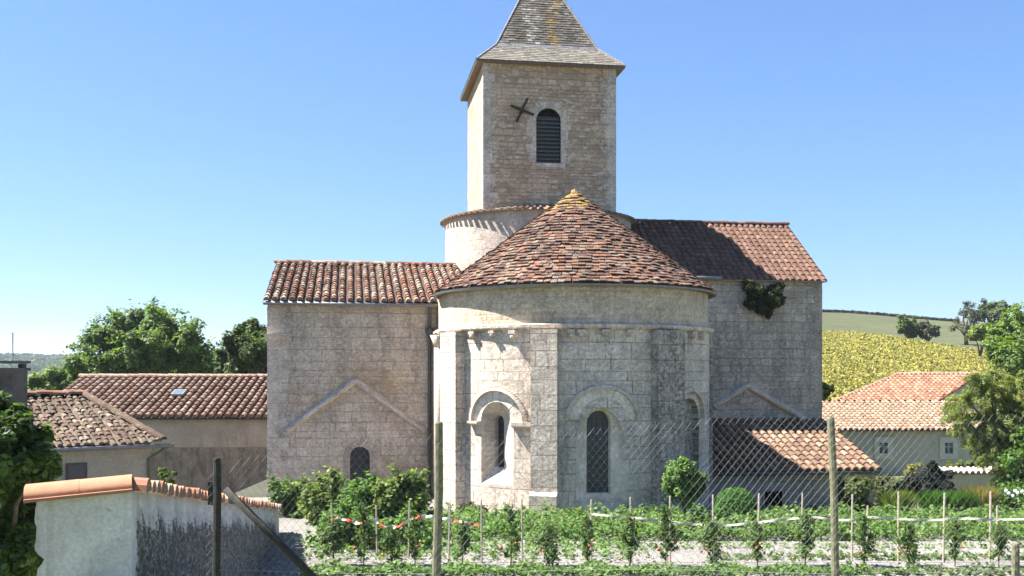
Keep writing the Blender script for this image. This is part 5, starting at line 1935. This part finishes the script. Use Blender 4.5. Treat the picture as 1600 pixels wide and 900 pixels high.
TOMP = [(0.13, 0.21, 0.055), (0.075, 0.14, 0.035), (0.11, 0.18, 0.045), (0.055, 0.11, 0.03), (0.15, 0.18, 0.06)]
TOMATO_MESH = []
def make_tomato(h, w, nleaf, nfruit):
    root = thing('tomato_plant', 'tomato plant', 'plant', (0, 0, 0))
    mb = MB()
    mb.tube([(0, 0, -0.05), (0.02, 0.01, h * 0.4), (-0.02, 0.02, h * 0.75), (0.0, 0, h)], [0.014, 0.012, 0.009, 0.004], 6)
    for k in range(7):
        z = h * rng.uniform(0.25, 0.9); a = rng.uniform(0, 6.3)
        mb.tube([(0, 0, z), (w * 0.35 * math.cos(a), w * 0.35 * math.sin(a), z + 0.07), (w * 0.5 * math.cos(a), w * 0.5 * math.sin(a), z - 0.02)], [0.006, 0.005, 0.003], 4)
    mb.build('stem', M['bark'], root)
    cl = []
    for k in range(9):
        z = h * (0.22 + 0.75 * (k + rng.random()) / 9); a = rng.uniform(0, 6.3); r_ = w * 0.28 * rng.random()
        cl.append(((r_ * math.cos(a), r_ * math.sin(a), z), w * rng.uniform(0.22, 0.36) * (1.0 if z < h * 0.75 else 0.7)))
    v, q, c = cloud(cl, nleaf, 0.075, TOMP, wid=0.5, up=0.4, sub=6, subr=0.5, shoots=3)
    np_mesh('foliage', v, q, c, M['leaf'], root)
    for k in range(nfruit):
        z = h * rng.uniform(0.15, 0.95); a = rng.uniform(3.4, 6.0); r_ = w * rng.uniform(0.3, 0.45)
        mb = MB(); mb.sphere((r_ * math.cos(a), r_ * math.sin(a), z), rng.uniform(0.026, 0.038), palpick([(0.55, 0.07, 0.02), (0.6, 0.16, 0.03), (0.5, 0.22, 0.05)]), 8, 6, 0.85)
        mb.build('fruit', M['tomato'], root, smooth_=True)
    return root
def copy_tree(o, parent=None):
    c = o.copy()
    COL.objects.link(c)
    c.parent = parent
    for ch_ in list(o.children):
        copy_tree(ch_, c)
    return c
protos = [make_tomato(0.98, 0.62, 900, 1), make_tomato(1.08, 0.54, 820, 2), make_tomato(0.9, 0.66, 860, 2), make_tomato(1.0, 0.5, 720, 2)]
used = [False] * 4
tom_list = [
    (520, 19.8, 1.0, 'tomato plant at the left end of the row, beside the gravel patch'),
    (568, 19.8, 1.05, 'bushy tomato plant under the left end of the striped tape'),
    (612, 19.7, 1.0, 'tomato plant below the dip of the striped tape'),
    (648, 19.8, 1.05, 'tomato plant touching the left side of the green fence post'),
    (722, 19.7, 1.0, 'dark tomato plant right of the green fence post'),
    (798, 19.7, 1.0, 'tomato plant with a red fruit near its top, below the slit window'),
    (857, 19.7, 0.92, 'thin tomato plant straight below the middle buttress of the apse'),
    (918, 19.7, 0.98, 'tomato plant straight below the lancet window'),
    (984, 19.7, 1.1, 'tallest tomato plant of the row, right of the lancet window'),
    (1040, 19.7, 0.98, 'tomato plant below the clipped round tree'),
    (1112, 19.7, 0.98, 'tomato plant tied where the pale tape sags lowest'),
    (1183, 19.7, 0.95, 'tomato plant below the right edge of the box mound'),
    (1258, 19.7, 1.08, 'tall tomato plant below the tiled lean-to, left of the fence post'),
    (1350, 19.7, 0.95, 'tomato plant next on the right of the right fence post'),
    (1420, 19.7, 0.95, 'tomato plant below the yellow-green grass tuft'),
    (1492, 19.7, 0.98, 'tomato plant below the bright green grass'),
    (1560, 19.7, 0.95, 'last tomato plant before the right edge, below the white flowers'),
]
for i, (px, D, sc, lab) in enumerate(tom_list):
    k = i % 4
    if not used[k]:
        o = protos[k]; used[k] = True
    else:
        o = copy_tree(protos[k])
    o.location = (WX(px, D), D, hgt(WX(px, D), D))
    o.rotation_euler = (0, 0, rng.uniform(-0.5, 0.5))
    o.scale = (sc * rng.uniform(0.85, 1.2), sc * rng.uniform(0.9, 1.1), sc * rng.uniform(0.88, 1.1))
    tag(o, lab, 'plant', 'tomato plants in the row')

# low bean rows and scattered low crops (nobody could count them)
def low_crop(n, pxa, pxb, Da, Db, h, size, pal, clump=None):
    t = nr.random(n)
    D = nr.uniform(Da, Db, n)
    px = pxa + (pxb - pxa) * t
    x = (px - 800) / F * D
    if clump:
        cx = np.round(x / clump) * clump + nr.normal(size=n) * clump * 0.22
        cy = np.round(D / clump) * clump + nr.normal(size=n) * clump * 0.22
        x, D = cx, cy
    z = np.array([hgt(a, b) for a, b in zip(x, D)]) + h * nr.random(n) ** 0.7 * (0.6 + 0.4 * np.sin(x * 5.1) * np.sin(D * 4.3))
    nrm = nr.normal(size=(n, 3)) * 0.55 + np.array([0, -0.2, 0.9])
    return leaf_quads(np.stack([x, D, z], 1), nrm, size, 0.75, pal, 0.3)
BEAN = [(0.10, 0.19, 0.04), (0.14, 0.24, 0.06), (0.07, 0.14, 0.03), (0.2, 0.27, 0.09)]
parts = [low_crop(24000, 500, 1330, 22.7, 26.0, 0.50, 0.095, BEAN, None), low_crop(10000, 1310, 1640, 22.7, 26.5, 0.42, 0.095, BEAN, None)]
v, q, c = join_np(parts)
o = np_mesh('bean_bed', v, q, c, M['leaf'], None, Vector((3, 24, 0)))
tag(o, 'dense low bed of bean plants in front of the church', 'plants', kind='stuff')
parts = [low_crop(4200, 470, 1330, 18.75, 19.35, 0.20, 0.09, BEAN), low_crop(1500, 1300, 1700, 18.75, 19.3, 0.16, 0.085, BEAN + GREYG, 0.3),
         low_crop(1400, 1120, 1700, 20.3, 20.9, 0.15, 0.085, BEAN + GREYG, 0.33), low_crop(1000, 700, 1700, 21.6, 22.1, 0.18, 0.08, BEAN, 0.42),
         low_crop(2600, 480, 1000, 20.2, 22.6, 0.28, 0.085, BEAN, 0.38), low_crop(500, 1280, 1700, 18.0, 18.5, 0.1, 0.07, BEAN + GREYG, 0.3)]
v, q, c = join_np(parts)
o = np_mesh('vegetable_rows', v, q, c, M['leaf'], None, Vector((3, 20, 0)))
tag(o, 'thin rows of young vegetables on pale stony soil', 'plants', kind='stuff')
# stones on the soil
n = 5200
px = nr.uniform(380, 1700, n); D = nr.uniform(17.5, 24, n)
x = (px - 800) / F * D
mbv, mbq, mbc = [], [], []
base = np.array([(-1, -1, 0), (1, -1, 0), (1, 1, 0), (-1, 1, 0), (-0.6, -0.6, 1), (0.6, -0.6, 1), (0.6, 0.6, 1), (-0.6, 0.6, 1)], float)
fq = np.array([(4, 5, 6, 7), (0, 1, 5, 4), (1, 2, 6, 5), (2, 3, 7, 6), (3, 0, 4, 7)])
for i in range(n):
    s = 0.012 + 0.03 * nr.random() ** 2.5
    a = nr.uniform(0, 6.28)
    b = base * (s, s * nr.uniform(0.6, 1), s * nr.uniform(0.5, 1.0)) + nr.normal(size=(8, 3)) * s * 0.15
    ca, sa = math.cos(a), math.sin(a)
    b = np.stack([b[:, 0] * ca - b[:, 1] * sa, b[:, 0] * sa + b[:, 1] * ca, b[:, 2]], 1)
    mbv.append(b + (x[i], D[i], hgt(x[i], D[i]) - 0.004)); mbq.append(fq + i * 8)
    mbc.append(np.tile(np.array((0.26, 0.245, 0.225)) * nr.uniform(0.75, 1.15), (5, 1)))
o = np_mesh('limestone_pebbles', np.concatenate(mbv), np.concatenate(mbq), np.concatenate(mbc), attr_mat('pebble', 0.95, 0.2, 20, 0.2), None, Vector((0, 20, 0)))
tag(o, 'pale limestone pebbles scattered over the garden soil', 'stones', kind='stuff')

# ------------------------------------------------------------------ shrubs round the church
def shrub(name, label, cat, px, D, lst, n, size, pal, group=None, mat='leaf', stems=5, jit=0.35, **kw):
    x = WX(px, D)
    base = Vector((x, D, hgt(x, D)))
    root = thing(name, label, cat, base, group)
    cl = px_clumps(lst, D, jit)
    mb = MB()
    for c_, r_ in cl[:stems]:
        b = base + Vector((rng.uniform(-0.1, 0.1), rng.uniform(-0.1, 0.1), -0.05))
        mb.tube([b, b.lerp(c_, 0.5) + Vector((0.03, 0, 0.05)), c_], [0.02, 0.015, 0.006], 5)
    mb.build('stem', M['bark'], root)
    v, q, c = cloud(cl, n, size, pal, **kw)
    np_mesh('foliage', v, q, c, M[mat], root)
    return root
RASP = 'raspberry bushes before the transept'
rb2 = dict(wid=0.65, up=0.7, sub=14, subr=0.40, shoots=5)
rb = dict(wid=0.65, up=0.6, sub=11, subr=0.42, shoots=5)
shrub('raspberry_bush', 'dark green bush against the church corner, beside the end of the tiled wall', 'bush', 452, 27.0, [(440, 779, 30), (462, 772, 25), (448, 797, 31), (470, 795, 30), (432, 762, 12)], 3420, 0.13, DARKG + GREEN, RASP, **rb2)
shrub('raspberry_bush', 'tall bush with a pointed sprig left of the arched transept window', 'bush', 515, 25.4, [(505, 772, 34), (520, 752, 16), (519, 739, 8), (490, 792, 31), (525, 797, 37)], 4140, 0.12, GREEN + YELL, RASP, **rb2)
shrub('raspberry_bush', 'light green bush rising in front of the arched transept window', 'bush', 568, 25.0, [(560, 782, 31), (572, 762, 19), (585, 749, 10), (548, 802, 31), (580, 805, 31)], 3960, 0.12, GREEN + FRESH, RASP, **rb2)
shrub('raspberry_bush', 'yellowing bush right of the arched transept window', 'bush', 606, 24.6, [(604, 782, 28), (612, 765, 14), (596, 802, 30), (618, 803, 30)], 3600, 0.12, YELL + GREEN, RASP, **rb2)
shrub('raspberry_bush', 'tall loose bush beside the downpipe and left fence post', 'bush', 640, 25.0, [(634, 767, 30), (640, 747, 14), (655, 762, 18), (625, 792, 31), (650, 795, 30)], 4140, 0.12, GREEN + YELL, RASP, **rb2)
shrub('currant_bush', 'rounded leafy bush behind the left tomatoes, at the edge of the gravel', 'bush', 545, 22.2, [(530, 828, 35), (560, 822, 32), (545, 848, 40), (512, 842, 25), (580, 842, 28)], 4680, 0.10, GREEN + FRESH, None, **rb)
shrub('currant_bush', 'bright leafy bush behind the dip of the striped tape', 'bush', 628, 22.0, [(612, 838, 32), (640, 832, 32), (625, 858, 30), (660, 842, 25)], 4140, 0.10, FRESH + GREEN, None, **rb)
shrub('heather_bush', 'small brownish rounded bush at the foot of the apse', 'bush', 733, 26.0, [(720, 797, 12), (735, 794, 14), (750, 797, 12)], 1700, 0.06, [(0.07, 0.06, 0.035), (0.05, 0.05, 0.03), (0.09, 0.08, 0.05)], None, 'leaf_dull', sub=8, subr=0.5)

# clipped round tree
x = WX(1068, 24.4)
tree('clipped_tree', 'small clipped round-headed tree beside the apse', 'tree', (x, 24.4, hgt(x, 24.4)), px_clumps([(1068, 752, 36, 0), (1052, 748, 24, -0.1), (1084, 752, 25, 0.1), (1068, 735, 20, 0), (1048, 762, 18, 0), (1088, 764, 18, 0), (1068, 768, 26, -0.1)], 24.4),
     8500, 0.09, FRESH + GREEN, trunk_r=0.05, fork=0.6, wid=0.55, sub=12, subr=0.36)
# box mound
x = WX(1150, 25.2)
root = thing('box_mound', 'low clipped dome of box beside the lean-to', 'bush', (x, 25.2, hgt(x, 25.2)))
n = 6500
d = nr.normal(size=(n, 3)); d /= np.linalg.norm(d, axis=1, keepdims=True)
d[:, 2] = np.abs(d[:, 2])
cen = np.array((x, 25.2, hgt(x, 25.2) - 0.05))
rad = nr.uniform(0.88, 1.02, n)[:, None]
pw = np.sign(d) * np.abs(d) ** 0.75
p = cen + pw * rad * np.array((0.54, 0.54, 0.95))
v, q, c = leaf_quads(p, d + nr.normal(size=(n, 3)) * 0.4, 0.055, 0.6, [(0.06, 0.15, 0.025), (0.08, 0.19, 0.035), (0.05, 0.12, 0.02)], 0.25)
np_mesh('foliage', v, q, c, M['leaf'], root)
mb = MB(); mb.tube([(x, 25.2, cen[2] - 0.05), (x, 25.2, cen[2] + 0.4)], [0.05, 0.03], 6)
for k in range(5): mb.tube([(x, 25.2, cen[2] + 0.2), (x + 0.35 * math.cos(k * 1.25), 25.2 + 0.35 * math.sin(k * 1.25), cen[2] + 0.6)], [0.03, 0.01], 5)
mb.build('stem', M['bark'], root)

# right-hand border
shrub('border_shrub', 'loose olive-green shrub right of the right fence post, under the lean-to eave', 'bush', 1340, 28.0, [(1325, 770, 28), (1345, 765, 28), (1318, 785, 26), (1338, 790, 28)], 6500, 0.11, [(0.085, 0.115, 0.03), (0.11, 0.14, 0.045), (0.06, 0.085, 0.025)], 'shrubs along the right border', wid=0.55, sub=12, subr=0.4)
shrub('border_shrub', 'reddish-stemmed green shrub left of the dark purple bush', 'bush', 1385, 28.4, [(1375, 762, 24), (1395, 760, 22), (1382, 782, 27), (1402, 780, 22)], 5000, 0.10, [(0.085, 0.11, 0.035), (0.11, 0.10, 0.045), (0.06, 0.085, 0.025)], 'shrubs along the right border', wid=0.55, sub=12, subr=0.4)
shrub('smoke_bush', 'dark purple bush in front of the farmhouse wall', 'bush', 1452, 29.5, [(1440, 752, 22), (1462, 745, 22), (1455, 730, 14), (1475, 760, 20), (1425, 760, 18), (1452, 770, 26), (1478, 745, 14), (1450, 750, 26)], 11000, 0.11, [(0.018, 0.022, 0.02), (0.028, 0.026, 0.026), (0.02, 0.032, 0.018)], None, 'leaf_dull', sub=12, subr=0.4)
shrub('yellow_shrub', 'small pale yellow plant between the farmhouse and dark purple bush', 'plant', 1428, 30.5, [(1425, 732, 9), (1436, 728, 7), (1418, 738, 7)], 420, 0.1, [(0.3, 0.28, 0.08), (0.22, 0.22, 0.07)], None, sub=6)
shrub('wall_creeper', 'yellow-green creeper lying over the tiled garden wall top', 'plant', 1530, 35.4, [(1500, 727, 8, 0.3), (1520, 726, 9, 0.3), (1540, 726, 9, 0.3), (1556, 730, 9, 0.3), (1484, 727, 6, 0.3)], 1100, 0.12, YELL, None, sub=6)
def grass_tuft(name, label, px, D, wpx, hpx, n, pal, cat='grass tuft', group=None):
    x = WX(px, D); z0 = hgt(x, D)
    w = wpx / F * D; h = hpx / F * D
    bx = nr.normal(size=n) * w * 0.15; by = nr.normal(size=n) * w * 0.12
    hh = h * nr.uniform(0.5, 1.05, n)
    lx = bx * 1.0 + nr.normal(size=n) * 0.09 * h; ly = nr.normal(size=n) * 0.13 * h
    v = np.empty((n, 4, 3)); bw = 0.012
    A = np.stack([x + bx, D + by, np.full(n, z0)], 1)
    Mm = np.stack([x + bx + lx * 0.4, D + by + ly * 0.4, z0 + hh * 0.65], 1)
    T = np.stack([x + bx + lx * 1.2, D + by + ly * 1.2, z0 + hh], 1)
    sx = np.array((bw, 0.004, 0))
    v[:, 0] = A - sx; v[:, 1] = Mm - sx; v[:, 2] = T; v[:, 3] = Mm + sx
    pal = np.array(pal); c = pal[nr.integers(0, len(pal), n)] * nr.uniform(0.75, 1.25, n)[:, None]
    q = np.arange(n * 4).reshape(n, 4)
    o = np_mesh(name, v.reshape(-1, 3), q, c, M['leaf'], None, Vector((x, D, z0)))
    tag(o, label, cat, group)
    return o
GRP = 'grass tufts in the right border'
grass_tuft('grass_tuft', 'yellow-green grass tuft left of the dark purple bush', 1402, 27.2, 46, 38, 1500, [(0.13, 0.18, 0.04), (0.17, 0.2, 0.06), (0.09, 0.14, 0.03)], group=GRP)
grass_tuft('grass_tuft', 'bright green grass tuft under the dark purple bush', 1466, 27.2, 50, 38, 1800, [(0.07, 0.17, 0.035), (0.1, 0.2, 0.05), (0.05, 0.12, 0.025)], group=GRP)
grass_tuft('grass_tuft', 'deep green grass tuft left of the orange-flowered clump', 1502, 27.3, 44, 36, 1500, [(0.07, 0.14, 0.035), (0.09, 0.16, 0.05), (0.05, 0.1, 0.025)], group=GRP)
grass_tuft('lily_clump', 'spiky clump with orange and buff seed heads', 1530, 27.5, 50, 42, 1700, [(0.12, 0.15, 0.05), (0.36, 0.2, 0.09), (0.2, 0.19, 0.08), (0.3, 0.25, 0.13)], 'plant')
fl = shrub('flower_bush', 'green bush dotted with white blooms near the right edge', 'plant', 1585, 27.6, [(1570, 780, 22), (1592, 778, 24), (1610, 780, 22), (1580, 795, 22), (1600, 795, 22)], 2600, 0.10, GREEN + FRESH, None, **rb)
for k, (px, py) in enumerate(((1572, 767), (1576, 771), (1586, 767), (1590, 770), (1597, 768), (1602, 772), (1582, 775))):
    mb = MB()
    p = W(px, py, 27.0 + 0.1 * (k % 3))
    for i in range(7):
        a = i * 2 * math.pi / 7
        mb.sphere(p + Vector((0.03 * math.cos(a), -0.01, 0.03 * math.sin(a))), 0.022, nu=6, nv=4)
    mb.sphere(p + Vector((0, -0.025, 0)), 0.026, nu=6, nv=4)
    mb.build('bloom', M['white_flower'], fl)

# creeper on barn foot
shrub('vine', 'small vine climbing the barn wall beside the old house downpipe', 'plant', 262, 36.0, [(258, 745, 10), (266, 755, 10), (255, 735, 7), (272, 740, 6)], 420, 0.13, GREEN, None, sub=6)

# ------------------------------------------------------------------ trees
def gz_(px, D): return (WX(px, D), D, hgt(WX(px, D), D))
D = 62.0
tree('walnut_tree', 'broad light-green tree rising behind the barn roof', 'tree', gz_(225, D),
     px_clumps([(225, 545, 48), (170, 545, 38), (280, 545, 42), (200, 515, 30), (245, 508, 30), (270, 520, 26), (140, 560, 30), (310, 560, 28), (160, 525, 22), (215, 496, 16), (250, 494, 15), (185, 505, 16), (300, 530, 22), (120, 575, 24), (230, 580, 46), (180, 585, 40), (290, 585, 40), (325, 580, 26)], D, 2.0),
     42000, 0.25, [(0.10, 0.16, 0.045), (0.14, 0.20, 0.055), (0.075, 0.125, 0.03), (0.17, 0.235, 0.075), (0.15, 0.215, 0.06)], None, 0.22, 0.3, wid=0.55, sub=18, subr=0.36, shell=0.9, limb_n=6, shoots=7)
D = 58.0
tree('oak_tree', 'dark rounded tree touching the left corner of the church', 'tree', gz_(385, D),
     px_clumps([(385, 545, 34), (365, 535, 24), (402, 525, 26), (390, 512, 18), (415, 540, 28), (350, 555, 20), (375, 575, 32), (410, 575, 30), (345, 580, 18), (372, 515, 12)], D, 1.5),
     20000, 0.23, [(0.065, 0.105, 0.028), (0.085, 0.125, 0.035), (0.05, 0.085, 0.024), (0.12, 0.14, 0.04)], None, 0.2, 0.3, wid=0.6, sub=18, subr=0.36, limb_n=5)
D = 66.0
tree('yellowing_tree', 'yellow-green low tree between the chimney and the barn roof', 'tree', gz_(78, D),
     px_clumps([(80, 592, 24), (55, 600, 22), (100, 590, 22), (110, 605, 20), (70, 612, 24), (95, 612, 22), (50, 612, 16)], D, 1.5),
     6500, 0.26, YELL + GREEN, None, 0.2, 0.4, wid=0.6)
D = 90.0
tree('poplar_tree', 'yellow-green tree peeping over the barn ridge beside the dark round tree', 'tree', gz_(355, D), px_clumps([(352, 580, 16), (368, 583, 14), (340, 586, 12), (358, 592, 18)], D, 1.5), 2200, 0.3, YELL, None, 0.2, 0.4)
# near tree at the left edge
D = 13.0
tree('laurel_tree', 'dense dark leafy tree at the left edge beside the rendered wall', 'tree', gz_(10, D + 0.7),
     px_clumps([(20, 690, 55), (-20, 690, 60), (50, 720, 40), (70, 715, 24), (30, 750, 55), (-30, 760, 60), (10, 820, 65), (60, 790, 34), (-40, 840, 70), (40, 860, 42), (20, 665, 34), (-10, 648, 34), (84, 735, 16), (10, 900, 60), (-70, 720, 60), (35, 670, 22)], D, 0.5),
     30000, 0.105, [(0.045, 0.085, 0.02), (0.075, 0.135, 0.028), (0.03, 0.06, 0.014), (0.12, 0.175, 0.045)], None, 0.09, 0.3, limb_n=4, wid=0.6, sub=12, subr=0.4, shell=0.9)
# right side trees
D = 86.0
tree('ash_tree', 'bright green tree behind the feathery tree, above the sunflower edge', 'tree', gz_(1575, D),
     px_clumps([(1570, 530, 30), (1595, 520, 34), (1585, 505, 22), (1610, 540, 40), (1560, 550, 22), (1580, 560, 34), (1600, 580, 34), (1550, 525, 14), (1605, 500, 20), (1630, 520, 40)], D, 2.0),
     20000, 0.32, [(0.12, 0.19, 0.035), (0.16, 0.24, 0.055), (0.09, 0.15, 0.03), (0.2, 0.26, 0.06)], None, 0.35, 0.4, wid=0.6, sub=16, shoots=5)
D = 110.0
tree('field_maple', 'small yellow-green tree at the top corner of the sunflower field', 'tree', gz_(1530, D), px_clumps([(1530, 520, 16), (1520, 524, 11), (1540, 515, 14), (1545, 525, 12)], D, 1.0), 2600, 0.36, [(0.14, 0.19, 0.035), (0.17, 0.21, 0.05)], None, 0.2, 0.4)
D = 160.0
tree('grey_tree', 'tall grey-green tree on the skyline right of the hill', 'tree', gz_(1545, D), px_clumps([(1545, 485, 16), (1560, 478, 14), (1535, 478, 12), (1570, 485, 16), (1555, 495, 18), (1585, 480, 12), (1530, 495, 14)], D, 2.0), 4200, 0.55, [(0.11, 0.14, 0.08), (0.14, 0.17, 0.105), (0.09, 0.12, 0.065)], None, 0.4, 0.4, wid=0.5)
tree('bare_tree', 'thin half-bare greyish tree at the right end of the hill crest', 'tree', gz_(1510, 158), px_clumps([(1505, 490, 12), (1518, 482, 12), (1508, 475, 7), (1520, 498, 14), (1495, 505, 10), (1508, 512, 12), (1488, 512, 9)], 158, 2.0), 1500, 0.5, GREYG, None, 0.3, 0.3, wid=0.35, mat='leaf_dull')
tree('field_bush', 'round green bush at the far edge of the sunflower field', 'bush', gz_(1420, 150), px_clumps([(1418, 510, 14), (1412, 500, 10), (1428, 506, 12), (1420, 518, 14), (1408, 514, 8)], 150, 1.5), 2600, 0.45, [(0.07, 0.11, 0.025), (0.1, 0.14, 0.035)], None, 0.3, 0.3)
tree('field_bush', 'dull grey-green bush at the far edge of the sunflower field', 'bush', gz_(1450, 150), px_clumps([(1442, 514, 11), (1455, 514, 11), (1448, 508, 9), (1462, 520, 8), (1440, 520, 9)], 150, 1.5), 2000, 0.45, GREYG, None, 0.3, 0.3, mat='leaf_dull')
tree('wall_bush', 'dark green bush between the church corner and the orange-roofed building', 'bush', gz_(1290, 50), px_clumps([(1288, 610, 12), (1296, 606, 8), (1284, 618, 12)], 50, 0.5), 1100, 0.2, DARKG, None, 0.06, 0.3)

# feathery tamarisk
D = 31.0
root = thing('tamarisk_tree', 'feathery olive-green tamarisk hanging in front of the farmhouse', 'tree', gz_(1570, D))
cl = px_clumps([(1550, 610, 38), (1510, 625, 28), (1590, 600, 40), (1530, 590, 20), (1500, 655, 26), (1545, 655, 40), (1590, 650, 46), (1560, 700, 34), (1600, 700, 44), (1530, 690, 22), (1488, 635, 14), (1625, 640, 50), (1575, 740, 28), (1610, 745, 34), (1555, 585, 16)], D, 0.7)
mb = MB()
b0 = Vector(gz_(1580, D))
fk = b0 + Vector((-0.2, 0, 1.0))
mb.tube([b0 - Vector((0, 0, 0.1)), fk], [0.14, 0.11], 8)
limbs(mb, fk, [Vector(c_) for c_, r in cl], 0.06)
mb.build('trunk', M['bark'], root, smooth_=True)
n = 70000
wts = np.array([r ** 2 for c_, r in cl]); wts /= wts.sum()
wh = nr.choice(len(cl), n, p=wts)
cc = np.array([list(c_) for c_, r in cl]); rr = np.array([r for c_, r in cl])
sprays = 34
sp_d = nr.normal(size=(len(cl), sprays, 3)); sp_d /= np.linalg.norm(sp_d, axis=2, keepdims=True)
si = nr.integers(0, sprays, n)
dirv = sp_d[wh, si]
dirv[:, 2] = dirv[:, 2] * 0.7
tt = nr.random(n) ** 0.6
pos = cc[wh] + dirv * (rr[wh] * tt * 1.15)[:, None] - np.array([0, 0, 1])[None, :] * (tt ** 2 * rr[wh] * 0.35)[:, None] + nr.normal(size=(n, 3)) * 0.035
ax_ = dirv + np.array([0, 0, -0.5]) * tt[:, None] + nr.normal(size=(n, 3)) * 0.4
ax_ /= np.linalg.norm(ax_, axis=1, keepdims=True)
sdv = np.cross(ax_, nr.normal(size=(n, 3))); sdv /= np.linalg.norm(sdv, axis=1, keepdims=True)
L_ = nr.uniform(0.08, 0.17, n)[:, None]; w_ = 0.011
v = np.empty((n, 4, 3)); v[:, 0] = pos - ax_ * L_ / 2; v[:, 1] = pos + sdv * w_; v[:, 2] = pos + ax_ * L_ / 2; v[:, 3] = pos - sdv * w_
TAM = np.array([(0.19, 0.24, 0.07), (0.24, 0.28, 0.09), (0.15, 0.20, 0.055), (0.27, 0.26, 0.11)])
c = TAM[nr.integers(0, 4, n)] * nr.uniform(0.8, 1.2, n)[:, None] * nr.uniform(0.75, 1.2, (len(cl), sprays))[wh, si][:, None]
np_mesh('crown', v.reshape(-1, 3), np.arange(n * 4).reshape(n, 4), c, M['leaf'], root)
shrub('garden_bush', 'bright green leafy bush under the tamarisk at the right edge', 'bush', 1592, 29.5, [(1585, 720, 20), (1605, 705, 26), (1590, 745, 24), (1612, 740, 28), (1600, 685, 16)], 2600, 0.13, FRESH + GREEN, None, **rb)

# far woods on the left, sunflower field, hedge on the crest
def scatter_band(n, pxa, pxb, Da, Db, h0, h1, size, pal, wid, up):
    D = Da + (Db - Da) * nr.random(n)
    px = nr.uniform(pxa, pxb, n)
    x = (px - 800) / F * D
    z = np.array([hgt(a, b) for a, b in zip(x, D)]) + nr.uniform(h0, h1, n)
    nrm = nr.normal(size=(n, 3)) * 0.6 + np.array([0, -0.3, up])
    return leaf_quads(np.stack([x, D, z], 1), nrm, size, wid, pal, 0.3)
n = 210000
D = 66 + (152 - 66) * nr.random(n) ** 0.8
r = nr.uniform(0.22, 0.62, n)
yb = 150 - 27 * np.clip((r - 0.335) / 0.13, 0, 1) ** 1.3
ok = D < yb
D, r = D[ok], r[ok]
x = r * D
rowp = np.round(x / 0.75) * 0.75 + nr.normal(size=len(x)) * 0.16
z = np.array([hgt(a, b) for a, b in zip(rowp, D)]) + nr.uniform(0.5, 1.5, len(x))
SUNF = [(0.31, 0.27, 0.05), (0.27, 0.24, 0.055), (0.20, 0.20, 0.05), (0.36, 0.31, 0.07), (0.10, 0.10, 0.03), (0.05, 0.055, 0.02)]
v, q, c = leaf_quads(np.stack([rowp, D, z], 1), nr.normal(size=(len(x), 3)) * 0.5 + np.array([-0.2, -0.5, 0.8]), 0.23, 0.8, SUNF, 0.35)
o = np_mesh('sunflower_field', v, q, c, M['leaf_dull'], None, Vector((40, 100, 5)))
tag(o, 'field of ripening yellow sunflowers on the hillside', 'sunflowers', kind='stuff')
v, q, c = scatter_band(9000, 1150, 1492, 258, 266, 0.0, 0.7, 0.8, [(0.02, 0.03, 0.012), (0.03, 0.042, 0.016)], 0.8, 0.3)
o = np_mesh('crest_hedge', v, q, c, M['leaf_dull'], None, Vector((90, 260, 20)))
tag(o, 'thin dark hedge line along the crest of the hill', 'hedge', kind='stuff')
woods = [scatter_band(14000, -80, 420, 900, 1700, 0, 7, 8, [(0.05, 0.08, 0.03), (0.065, 0.1, 0.04), (0.04, 0.065, 0.028)], 0.9, 0.6),
         scatter_band(6000, -80, 420, 240, 420, 0, 5, 2.6, [(0.06, 0.10, 0.035), (0.08, 0.12, 0.045), (0.05, 0.08, 0.03)], 0.9, 0.6)]
v, q, c = join_np(woods)
o = np_mesh('far_woods', v, q, c, M['leaf_dull'], None, Vector((-500, 1000, 20)))
tag(o, 'far wooded hills on the left horizon', 'woods', kind='stuff')

# ------------------------------------------------------------------ air
mb = MB()
mb.box((0, 3900, 60), (10400, 8200, 190))
hz = NT('haze_air')
hz.t.nodes.remove(hz.p)
pv = hz.n('ShaderNodeVolumePrincipled')
pv.inputs['Color'].default_value = (0.80, 0.88, 1.0, 1)
pv.inputs['Density'].default_value = 0.00016
pv.inputs['Anisotropy'].default_value = 0.2
hz.l(pv.outputs[0], hz.out.inputs['Volume'])
o = mb.build('haze', hz.m)
tag(o, 'thin blue summer haze over the far hills', 'haze', kind='stuff')
